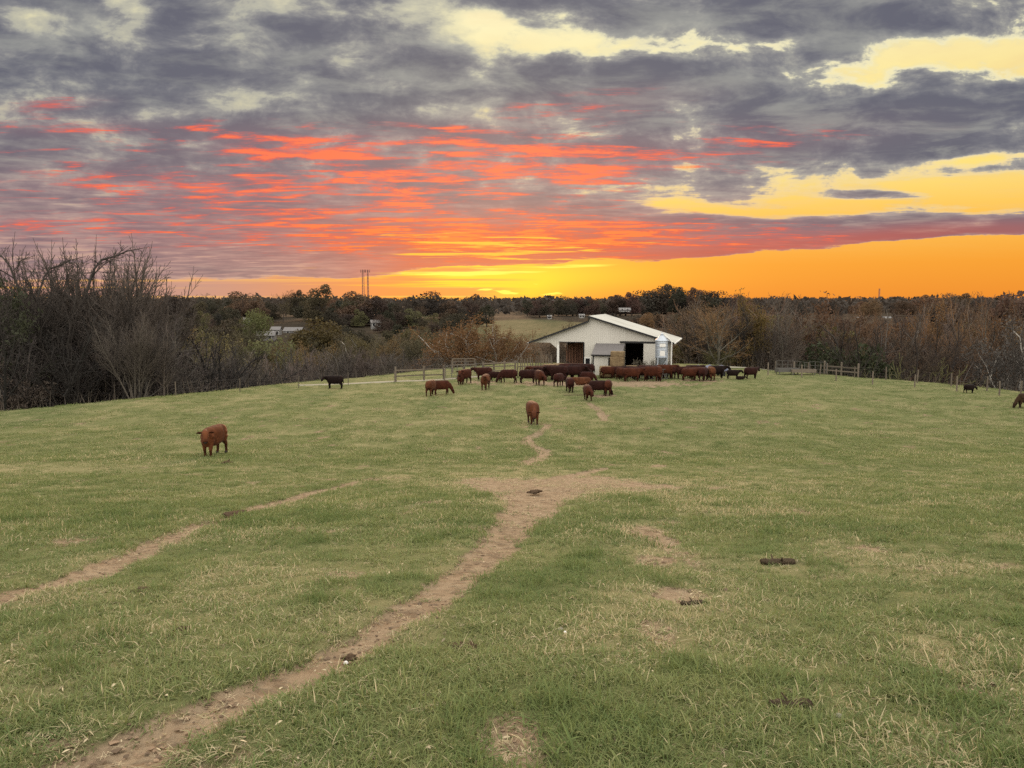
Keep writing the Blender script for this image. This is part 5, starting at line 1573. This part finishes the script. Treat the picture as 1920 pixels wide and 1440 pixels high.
COWS = {}
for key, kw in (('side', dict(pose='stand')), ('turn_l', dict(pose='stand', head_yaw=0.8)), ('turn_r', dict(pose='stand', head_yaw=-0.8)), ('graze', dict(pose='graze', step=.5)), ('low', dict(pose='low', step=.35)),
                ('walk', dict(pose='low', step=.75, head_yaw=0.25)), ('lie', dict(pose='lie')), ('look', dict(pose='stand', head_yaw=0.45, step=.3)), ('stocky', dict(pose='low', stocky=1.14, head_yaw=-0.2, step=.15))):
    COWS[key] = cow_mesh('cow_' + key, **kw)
EYE = MB().lathe([(0.002, -.022), (.016, -.016), (.022, 0), (.016, .016), (.002, .022)], n=10).mesh('eye', M['eye'], True)
HOOF = MB().lathe([(.074, -.005), (.072, .03), (.058, .075), (.05, .09)], n=10).mesh('hoof', M['hoof'], True)
NOSE = MB().lathe([(.002, -.03), (.05, -.02), (.066, 0), (.05, .025), (.002, .035)], n=12).mesh('muzzle', M['hoof'], True)


def cow(key, u, v, h, heading, col, label, group=None, detail=False, cat='cow', hy=1.40, dz=0.0):
    """stands where pixel (u, v) meets the land; h = its height in photo pixels; heading 0 = facing right, -90 = towards us"""
    me, eyes, nose, hooves, hd = COWS[key]
    p = ground_at(u, v)
    s = h / F * p.y / (hy if key != 'lie' else 0.86)
    p.z += dz
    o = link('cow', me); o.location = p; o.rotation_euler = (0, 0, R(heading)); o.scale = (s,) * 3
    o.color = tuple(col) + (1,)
    tag(o, label, cat, group)
    if detail:
        for e in eyes: link('eye', EYE, o, e)
        for q in hooves: link('hoof', HOOF, o, (q[0], q[1], 0.0))
        m_ = link('muzzle', NOSE, o, nose); m_.rotation_euler = hd.to_track_quat('Z', 'Y').to_euler()
    return o


RED, RUST, DARK, DEEP, BLACKISH = (0.052, 0.015, 0.007), (0.082, 0.030, 0.013), (0.032, 0.009, 0.006), (0.022, 0.007, 0.005), (0.010, 0.005, 0.004)
cow('look', 402, 857, 58, -97, (0.108, 0.036, 0.014), 'red cow standing alone at the left, nearest of the herd, looking at us', detail=True)
cow('stocky', 999, 796, 42, -82, (0.092, 0.030, 0.012), 'red cow walking straight towards us on the path, head lowered', detail=True)
cow('graze', 1922, 764, 27, 190, (0.034, 0.019, 0.010), 'grazing brown cow cut by the right edge of the photo', detail=True, hy=1.32)
cow('low', 1817, 738, 17, 10, BLACKISH, 'small dark cow grazing alone before the right fence', detail=True)
cow('turn_l', 628, 729, 25, 178, BLACKISH, 'dark side-on cow alone by the gravel lane at the left', detail=True)
HERD = 'cows of the herd in the yard'
for c in (
    # group left of the barn
    ('low', 809, 743, 26, 75, RUST, 'left cow of the close pair in front of the rail fence, seen from behind'),
    ('graze', 828, 741, 24, 20, RED, 'right cow of the close pair in front of the rail fence, grazing'),
    ('look', 871, 719, 25, -120, RED, 'cow standing behind a calf right before the metal gate'),
    ('low', 864, 720, 19, -100, RED, 'calf standing in front of a cow at the metal gate'),
    ('side', 907, 713, 22, 172, DARK, 'dark side-on cow behind the pale faced cow near the second gate'),
    ('turn_l', 910, 731, 26, -100, RUST, 'rusty cow with its head turned, in front of the board fence'),
    ('graze', 928, 716, 17, 175, DEEP, 'dark cow with its head down between the two side-on cows by the board fence'),
    ('graze', 953, 719, 23, 170, DARK, 'cow grazing with its head to the left, in front of the stake row'),
    # crowd before the left bay
    ('side', 990, 719, 23, 10, DEEP, 'dark side-on cow at the left end of the crowd before the barn'),
    ('side', 1010, 711, 22, 185, RED, 'cow at the back of the crowd under the barn eave'),
    ('walk', 1012, 723, 25, -75, RED, 'cow facing us at the left of the crowd'),
    ('side', 1032, 709, 22, 5, DARK, 'dark cow behind the long side-on cow at the left bay'),
    ('side', 1046, 713, 25, 178, DEEP, 'long dark side-on cow in the middle of the crowd at the left bay'),
    ('low', 1048, 726, 22, 60, DARK, 'small cow seen from behind in front of the long dark one'),
    ('side', 1064, 708, 24, 0, DARK, 'dark cow under the left bay, right of the pale bales'),
    ('side', 1075, 712, 25, 12, DEEP, 'dark cow behind the lying cow, close to the white window'),
    ('side', 1096, 709, 25, 170, DEEP, 'very dark cow directly under the white framed window'),
    ('lie', 1092, 722, 13, 180, RUST, 'light rust cow lying down in the yard'),
    ('graze', 1102, 716, 18, 5, DARK, 'small cow grazing just behind the lying cow'),
    ('low', 1068, 735, 25, 95, DARK, 'cow seen from behind just left of the lying cow'),
    ('walk', 1102, 750, 26, -85, RED, 'calf facing us at the end of the little path'),
    ('graze', 1123, 742, 26, 8, DEEP, 'dark cow grazing right behind the calf that faces us'),
    ('low', 1140, 741, 26, 80, RED, 'cow seen from behind, right of the dark grazing one'),
    ('look', 1022, 712, 22, 175, DEEP, 'dark cow wedged between the eave cow and the long dark one'),
    ('side', 1058, 711, 23, 186, DARK, 'dark cow behind the long side-on cow, facing left towards the bales'),
    ('low', 1086, 711, 23, 8, DEEP, 'dark cow squeezed in before the white framed window'),
    # crowd before the shed and the right door
    ('side', 1177, 711, 22, 2, DEEP, 'very dark cow just behind the head of the long red cow'),
    ('side', 1230, 712, 23, 178, DARK, 'dark cow behind the red one at the feeder rings'),
    ('look', 1300, 710, 22, 4, DEEP, 'very dark cow at the back of the bunch right of the barn'),
    ('graze', 1141, 709, 20, 0, RED, 'cow feeding at the left side of the hay bale stack'),
    ('side', 1156, 709, 20, 175, DARK, 'dark cow directly in front of the hay bale stack'),
    ('turn_l', 1167, 714, 22, -60, RED, 'cow with lowered head right of the hay bale stack'),
    ('side', 1185, 716, 23, 6, RED, 'long red side-on cow before the dark barn door'),
    ('look', 1200, 713, 22, 184, DARK, 'dark cow half hidden behind the long red one'),
    ('side', 1212, 711, 23, 0, DARK, 'dark cow behind, at the right jamb of the barn door'),
    ('low', 1222, 716, 25, 168, RED, 'red cow in front of the feeder rings'),
    ('low', 1234, 715, 24, 80, RUST, 'light red cow seen from behind under the feed bin'),
    ('side', 1247, 712, 24, 5, RED, 'cow right of the one seen from behind under the feed bin'),
    ('low', 1258, 711, 21, 100, DARK, 'last dark cow of the crowd under the barn corner'),
    # crowd right of the barn
    ('side', 1281, 712, 21, 180, DARK, 'dark cow at the left end of the bunch right of the barn'),
    ('side', 1293, 715, 21, 4, RED, 'red side-on cow in the front of the bunch right of the barn'),
    ('turn_r', 1307, 714, 22, 190, RED, 'cow in the middle of the bunch right of the barn'),
    ('low', 1319, 715, 23, 60, DARK, 'dark cow in the front of the bunch, next to the light rumped one'),
    ('low', 1333, 714, 23, 88, RUST, 'light rumped cow seen from behind at the right of the bunch'),
    ('side', 1343, 710, 22, 3, BLACKISH, 'nearly black cow behind the light rumped one, before the tarpaulin'),
    ('side', 1374, 712, 16, 0, BLACKISH, 'nearly black young cow facing right, apart from the bunch'),
    ('lie', 1388, 713, 6, 0, BLACKISH, 'small dark calf lying beside the nearly black young cow'),
    ('look', 1408, 711, 20, 20, DEEP, 'dark cow facing right, farthest right of the yard'),
):
    c = list(c); c[3] *= 1.14
    cow(*c, group=HERD)


# ------------------------------------------------------------------ dung, sticks and stones in the grass
def lump(name, u, v, w, h, depth, m, label, cat, seed, group=None, rough=0.35):
    p = ground_at(u, v); k = p.y / F
    bm_ = bmesh.new(); bmesh.ops.create_icosphere(bm_, subdivisions=4, radius=1.0); g = random.Random(seed)
    W, H, D = w * k / 2, h * k, depth * w * k / 2
    for q in bm_.verts:
        c = q.co.copy()
        f = 1 + rough * (float(fbm(c.x * 2.3 + seed * 7, c.y * 2.3 + c.z * 1.7, seed, 4)) - 0.5) * 2
        q.co = Vector((c.x * W * f, c.y * D * f, max(c.z, -0.2) * H * f))
    me = bpy.data.meshes.new(name); bm_.to_mesh(me); bm_.free(); me.materials.append(M[m]); me.polygons.foreach_set('use_smooth', [True] * len(me.polygons))
    o = link(name, me); o.location = p + Vector((0, 0, -0.002)); o.rotation_euler = (0, 0, g.uniform(-.4, .4))
    return tag(o, label, cat, group)


for i, (u, v, w, h, lab) in enumerate((
        (868, 1210, 70, 8, 'dark brown dung pat in the grass right of the main path'),
        (440, 956, 44, 8, 'dark dung pat on the narrow left path'),
        (265, 1103, 46, 9, 'crumbled dark dung heap in the grass below the left path'),
        (345, 1186, 40, 10, 'flat brown dung pat in the left foreground'),
        (1000, 926, 30, 7, 'small dark dung heap on the bare patch'),
        (655, 1231, 34, 8, 'dark dung clod at the right edge of the main path'),
        (1048, 1302, 40, 8, 'flat dung pat in the grass above the bare soil at the bottom'),
        (1860, 1290, 34, 7, 'dung pat in the tall grass at the lower right'))):
    lump('dung', u, v, w * 0.9, h * 0.62, 0.85, 'dung', lab, 'dung', 100 + i, 'dung pats in the pasture', 0.7)


def stick(u, v, w, r, tilt, label, seed, name='log', cat='log', bend=0.1):
    p = ground_at(u, v); k = p.y / F; L = w * k; g = random.Random(seed); n = 9
    P = []; rad = []
    for i in range(n):
        t = i / (n - 1) - .5
        P.append(p + Vector((t * L * math.cos(tilt), t * L * math.sin(tilt), r * 0.55 + g.gauss(0, r * .12) + bend * r * math.sin(i * 1.3))))
        P[-1].z += float(land(P[-1].x, P[-1].y)) - p.z
        rad.append(r * g.uniform(0.75, 1.1) * (0.7 if i in (0, n - 1) else 1))
    m_ = MB(); m_.tube(P, rad, 9, rad2=[q * .8 for q in rad])
    for s in range(3):
        q = P[g.randrange(2, n - 2)]; e = Vector((g.gauss(0, 1), g.gauss(0, 1), g.uniform(.2, 1))).normalized() * r * g.uniform(1.5, 3)
        m_.tube([q, q + e], [r * .35, r * .12], 5)
    o = m_.build(name, M['log'], smooth=True)
    return tag(o, label, cat)


stick(1458, 1053, 66, 0.045, 0.05, 'dark weathered log lying in the grass right of centre', 1)
stick(1482, 1328, 84, 0.028, 0.06, 'dark broken branch in the lower right grass', 2, 'branch', 'branch')
stick(1300, 1134, 52, 0.022, 0.15, 'thin dark stick on the dry patch right of the path', 3, 'stick', 'stick')
stick(1075, 741, 40, 0.05, 0.0, 'dark stick lying in the far grass below the calf', 4, 'stick', 'stick')
# dark driftwood with an upright stub before the left cow
p = ground_at(426, 872)
m_ = MB()
m_.tube([p + Vector((-.24, 0, .02)), p + Vector((-.12, 0, .06)), p + Vector((.05, 0.02, .075)), p + Vector((.22, .03, .05))], [.02, .05, .06, .02], 8)
m_.tube([p + Vector((.03, .02, .07)), p + Vector((.08, .02, .14)), p + Vector((.10, .02, .19))], [.04, .035, .02], 7)
tag(m_.build('stump', M['dung'], smooth=True), 'black piece of wood with an upright stub in the grass below the nearest cow', 'wood')


def stones():
    g = random.Random(8)
    for i, (u, v, w, lab) in enumerate(((648, 1240, 9, 'small white stone at the edge of the main path'), (1572, 1345, 24, 'flat pale stone in the lower right grass'), (1050, 1180, 12, 'pale stone in the grass right of the main path'), (1028, 1308, 11, 'round grey pebble near the bare soil at the bottom'), (1060, 1185, 7, 'tiny white chip beside the pale stone'))):
        lump('stone', u, v, w, w * .45, 0.8, 'white_paint' if 'white' in lab else 'lane', lab, 'stone', 300 + i)


stones()


# ------------------------------------------------------------------ grass
def grass_material():
    m = bpy.data.materials.new('grass_blades'); m.use_nodes = True
    nt = m.node_tree; nt.nodes.clear()
    out = nt.nodes.new('ShaderNodeOutputMaterial')
    def A(n, t='GEOMETRY'):
        a = nt.nodes.new('ShaderNodeAttribute'); a.attribute_name = n; a.attribute_type = t
        return S(nt, a.outputs['Fac'])
    tip, bl = A('tip'), A('bl'); dry, lush, rnd = A('dry', 'INSTANCER'), A('lush', 'INSTANCER'), A('rnd', 'INSTANCER')
    g1 = mix(nt, rnd, (0.108, 0.160, 0.048), (0.190, 0.224, 0.078))
    g1 = mix(nt, bl.ss(0.3, 1.0) * 0.6, g1, (0.26, 0.275, 0.110))
    g1 = mix(nt, lush, g1, mix(nt, bl, (0.075, 0.120, 0.036), (0.150, 0.205, 0.058)))
    straw = mix(nt, bl, (0.36, 0.29, 0.16), (0.54, 0.46, 0.28))
    isdry = (dry * 0.95 + (bl - 0.5) * 1.1 + (tip - 0.5) * 0.2 - lush * 0.5).ss(0.52, 0.76)
    col = mix(nt, isdry, g1, straw)
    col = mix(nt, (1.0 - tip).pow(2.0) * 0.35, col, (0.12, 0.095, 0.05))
    bs = nt.nodes.new('ShaderNodeBsdfPrincipled'); nt.links.new(col.o, bs.inputs['Base Color'])
    bs.inputs['Roughness'].default_value = 0.65; bs.inputs['Specular IOR Level'].default_value = 0.25
    tr = nt.nodes.new('ShaderNodeBsdfTranslucent'); nt.links.new(col.o, tr.inputs[0])
    ms = nt.nodes.new('ShaderNodeMixShader'); ms.inputs[0].default_value = 0.42
    nt.links.new(bs.outputs[0], ms.inputs[1]); nt.links.new(tr.outputs[0], ms.inputs[2]); nt.links.new(ms.outputs[0], out.inputs[0])
    return m


GM = grass_material()


def tuft(name, seed, blades, radius, h, w, segs, lay=0.5):
    g = np.random.default_rng(seed); V = []; Q = []; T = []; B = []
    for b in range(blades):
        r = radius * math.sqrt(g.random()); a = g.uniform(0, 6.283); x, y = r * math.cos(a), r * math.sin(a)
        L = h * g.uniform(0.45, 1.25); az = g.uniform(0, 6.283); bend = abs(g.normal(lay, 0.35)); el = math.radians(90) - abs(g.normal(0, .28))
        px, pz = 0.0, -0.015; pts = [(px, pz)]
        for s in range(segs):
            e = el - bend * 1.6 * (s + .5) / segs
            px += L / segs * math.cos(e); pz += L / segs * max(math.sin(e), -0.25); pts.append((px, max(pz, 0.004 if s else -0.01)))
        wa = az + math.pi / 2 + g.normal(0, .5); wx, wy = math.cos(wa), math.sin(wa); ww = w * g.uniform(0.6, 1.3); k = len(V); bl = g.random()
        for s, (q, z) in enumerate(pts):
            t = s / segs; hw = ww * 0.5 * (1 - t ** 1.6 * 0.92)
            cx, cy_ = x + q * math.cos(az), y + q * math.sin(az)
            V += [(cx - wx * hw, cy_ - wy * hw, z), (cx + wx * hw, cy_ + wy * hw, z)]; T += [t, t]; B += [bl, bl]
        for s in range(segs): Q.append((k + 2 * s, k + 2 * s + 1, k + 2 * s + 3, k + 2 * s + 2))
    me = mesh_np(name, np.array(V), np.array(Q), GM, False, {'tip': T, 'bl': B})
    return bpy.data.objects.new(name, me)


def collection(name, objs):
    c = bpy.data.collections.new(name)
    for o in objs: c.objects.link(o)
    return c


def instancer(name, col, P, rot, scl, idx, attrs, label):
    me = bpy.data.meshes.new(name); n = len(P)
    me.vertices.add(n); me.vertices.foreach_set('co', P.astype(np.float32).ravel())
    for k, d, t, f in [('rot', rot, 'FLOAT_VECTOR', 'vector'), ('scl', scl, 'FLOAT_VECTOR', 'vector'), ('idx', idx, 'INT', 'value')] + [(k, v, 'FLOAT', 'value') for k, v in attrs.items()]:
        a = me.attributes.new(k, t, 'POINT'); a.data.foreach_set(f, np.ascontiguousarray(d, np.int32 if t == 'INT' else np.float32).ravel())
    o = link(name, me)
    ng = bpy.data.node_groups.new(name, 'GeometryNodeTree')
    ng.interface.new_socket('Geometry', in_out='INPUT', socket_type='NodeSocketGeometry'); ng.interface.new_socket('Geometry', in_out='OUTPUT', socket_type='NodeSocketGeometry')
    gi, go = ng.nodes.new('NodeGroupInput'), ng.nodes.new('NodeGroupOutput')
    mp = ng.nodes.new('GeometryNodeMeshToPoints')
    ip = ng.nodes.new('GeometryNodeInstanceOnPoints'); ci = ng.nodes.new('GeometryNodeCollectionInfo')
    ci.inputs['Collection'].default_value = col; ci.inputs['Separate Children'].default_value = True; ci.inputs['Reset Children'].default_value = True
    def na(nm, t):
        q = ng.nodes.new('GeometryNodeInputNamedAttribute'); q.data_type = t; q.inputs[0].default_value = nm; return q.outputs[0]
    L = ng.links.new
    L(gi.outputs[0], mp.inputs[0]); L(mp.outputs[0], ip.inputs['Points']); L(ci.outputs[0], ip.inputs['Instance'])
    ip.inputs['Pick Instance'].default_value = True
    L(na('idx', 'INT'), ip.inputs['Instance Index']); L(na('rot', 'FLOAT_VECTOR'), ip.inputs['Rotation']); L(na('scl', 'FLOAT_VECTOR'), ip.inputs['Scale'])
    L(ip.outputs[0], go.inputs[0])
    md = o.modifiers.new('scatter', 'NODES'); md.node_group = ng
    return tag(o, label, 'grass', kind='stuff')


def field_points(n, y0, y1, seed, spread=0.78, margin=2.2):
    """points of the pasture, denser towards the camera as 1/y"""
    g = np.random.default_rng(seed)
    y = y0 * (y1 / y0) ** g.random(n * 2)
    x = g.uniform(-1, 1, n * 2) * (y * spread + margin)
    ye = np.interp(x, _ex, _ey)
    ok = (y < ye + 6)
    x, y = x[ok][:n], y[ok][:n]
    return x, y, g


def scatter(name, col, ncol, n, y0, y1, seed, size, label, keep, zlift=-0.005, flat=1.0):
    x, y, g = field_points(n, y0, y1, seed)
    path, bare, dry, lush = masks(x, y)
    k = keep(path, bare, dry, lush, x, y)
    sel = g.random(len(x)) < k
    x, y, path, bare, dry, lush = [q[sel] for q in (x, y, path, bare, dry, lush)]
    z = land(x, y) + zlift - path * np.clip(0.035 + 0.0012 * y, 0, 0.08) * 0.9
    m = len(x)
    e = 0.25
    sx = (land(x + e, y, False) - land(x - e, y, False)) / (2 * e); sy = (land(x, y + e, False) - land(x, y - e, False)) / (2 * e)
    rot = np.column_stack([np.arctan(sy), -np.arctan(sx), g.uniform(0, 6.283, m)])
    wear = np.maximum(path, bare)
    s = size(g, m, lush, dry, wear, y)
    scl = np.column_stack([s, s, s * flat * (1 - 0.65 * np.clip(wear * 1.6, 0, 1)) * (1 + lush * 0.3)])
    # rotation: turn about its own axis first, then lean with the slope
    dr = np.clip(dry * 0.55 + wear * 0.45 + (fbm(x / 1.2, y / 1.2, 130, 4) - 0.5) * 0.7 + (g.random(m) - 0.5) * 0.6 - 0.01, 0, 1)
    rnd = np.clip((fbm(x / 1.3, y / 1.3, 150, 3) - 0.5) * 1.6 + 0.5 + g.normal(0, .28, m), 0, 1)
    return instancer(name, col, np.column_stack([x, y, z]), rot, scl, g.integers(0, ncol, m), {'dry': dr, 'lush': lush, 'rnd': rnd}, label)


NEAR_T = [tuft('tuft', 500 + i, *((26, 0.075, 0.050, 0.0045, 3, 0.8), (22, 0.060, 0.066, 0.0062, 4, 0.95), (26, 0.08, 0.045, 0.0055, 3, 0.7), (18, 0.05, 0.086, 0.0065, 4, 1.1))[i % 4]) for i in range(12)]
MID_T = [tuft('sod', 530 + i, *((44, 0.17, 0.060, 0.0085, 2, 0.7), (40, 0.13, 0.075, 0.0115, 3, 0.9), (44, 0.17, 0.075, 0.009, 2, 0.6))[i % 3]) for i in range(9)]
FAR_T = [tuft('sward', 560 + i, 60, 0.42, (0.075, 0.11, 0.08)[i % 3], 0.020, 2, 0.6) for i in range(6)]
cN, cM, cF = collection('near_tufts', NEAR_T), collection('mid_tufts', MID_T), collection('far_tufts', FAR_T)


def patchy(x, y, s, sc_): return sstep(0.30, 0.62, fbm(x / sc_, y / sc_, s, 4))


scatter('grass', cN, 12, 84000, 1.3, 11, 601, lambda g, m, lush, dry, wear, y: g.uniform(0.7, 1.3, m) * (1 + lush * 0.35), 'short grazed pasture grass in the foreground',
        lambda p, b, d, l, x, y: np.clip(1 - p * 0.96, 0.0, 1) * np.clip(1 - b * 0.82, 0, 1) * (0.30 + 0.70 * patchy(x, y, 160, 0.20)) * (1 - 0.35 * d))
scatter('grass', cM, 9, 54000, 8.5, 34, 602, lambda g, m, lush, dry, wear, y: g.uniform(0.7, 1.3, m) * (1 + lush * 0.3), 'short grazed pasture grass beyond the foreground',
        lambda p, b, d, l, x, y: sstep(8, 11.5, y) * np.clip(1 - p * 0.97, 0, 1) * np.clip(1 - b * 0.84, 0, 1) * (0.28 + 0.72 * patchy(x, y, 170, 0.40)) * (1 - 0.3 * d))
scatter('grass', cF, 6, 34000, 26, 104, 603, lambda g, m, lush, dry, wear, y: g.uniform(0.6, 1.3, m), 'grass of the far pasture up to the barn',
        lambda p, b, d, l, x, y: sstep(26, 34, y) * np.clip(1 - p, 0, 1) * np.clip(1 - b * 0.9, 0, 1) * (0.25 + 0.75 * patchy(x, y, 180, 2.2)), flat=0.9)
# rank tussocks the cattle leave standing
TUSS = [tuft('tussock', 590 + i, 120, 0.16, 0.15, 0.0055, 4, 0.65) for i in range(5)]
cT = collection('tussocks', TUSS)
scatter('tussocks', cT, 5, 6500, 1.8, 80, 604, lambda g, m, lush, dry, wear, y: g.uniform(0.45, 1.05, m) * (1 + 0.006 * y), 'taller dark green tussocks left standing by the cattle',
        lambda p, b, d, l, x, y: np.clip(l * 1.5 - 0.45 + 0.05 * (y > 14), 0, 1) * (1 - p) * (1 - b))


# straw, dead leaves and husks lying about
def litter_kind(i):
    g = np.random.default_rng(700 + i); mb = MB()
    if i % 3 == 0:      # a dead stalk
        L = g.uniform(.06, .14); mb.tube([(-L / 2, 0, .004), (0, g.normal(0, .01), .012), (L / 2, 0, .006)], [.0018, .0022, .0012], 4)
    elif i % 3 == 1:    # a curled leaf
        L, W = g.uniform(.03, .06), g.uniform(.010, .02); V = []
        for k in range(5):
            t = k / 4; w = W * math.sin(math.pi * (0.08 + 0.84 * t)) * .5; z = .008 + .014 * math.sin(t * 2.6 + i)
            V += [((t - .5) * L, -w, z + .004), ((t - .5) * L, w, z)]
        mb.add(V, [(2 * k, 2 * k + 1, 2 * k + 3, 2 * k + 2) for k in range(4)])
    else:               # a little heap of straw
        for k in range(7):
            a = g.uniform(0, 6.3); L = g.uniform(.02, .06); c = g.normal(0, .015, 2)
            mb.tube([(c[0] - math.cos(a) * L, c[1] - math.sin(a) * L, .004), (c[0] + math.cos(a) * L, c[1] + math.sin(a) * L, g.uniform(.004, .02))], .0014, 3)
    return bpy.data.objects.new('litter', mb.mesh('litter', M['straw']))


M['straw'] = mat('straw', (0.37, 0.30, 0.19), 0.9, var=0.35, scale=30, objvar=0.45)
cL = collection('litter_kinds', [litter_kind(i) for i in range(12)])
scatter('straw_litter', cL, 12, 26000, 1.5, 26, 605, lambda g, m, lush, dry, wear, y: g.uniform(0.25, 0.62, m) * (1 + 0.02 * y), 'bits of straw and dead leaves strewn over the pasture',
        lambda p, b, d, l, x, y: np.clip(0.10 + 0.55 * d + 0.5 * b + 0.22 * p + 0.4 * (1 - patchy(x, y, 190, 0.8)), 0, 1), zlift=0.004)
# crumbs of soil and tiny stones on the worn ground
def crumb_kind(i):
    g = np.random.default_rng(800 + i); bm_ = bmesh.new(); bmesh.ops.create_icosphere(bm_, subdivisions=1, radius=.012)
    for q in bm_.verts: q.co = Vector((q.co.x * g.uniform(.7, 1.4), q.co.y * g.uniform(.7, 1.3), q.co.z * g.uniform(.4, .9)))
    me = bpy.data.meshes.new('crumb'); bm_.to_mesh(me); bm_.free(); me.materials.append(M['soil_crumb']); return bpy.data.objects.new('crumb', me)


M['soil_crumb'] = mat('soil_crumb', (0.17, 0.115, 0.072), 0.95, var=0.4, scale=20, objvar=0.5)
cC = collection('crumb_kinds', [crumb_kind(i) for i in range(6)])
scatter('soil_crumbs', cC, 6, 60000, 1.5, 18, 606, lambda g, m, lush, dry, wear, y: g.gamma(2.0, 0.22, m) * (1 + 0.03 * y), 'crumbs of soil on the worn path',
        lambda p, b, d, l, x, y: np.clip(p * 0.9 + b * 0.6, 0, 1), zlift=0.002)
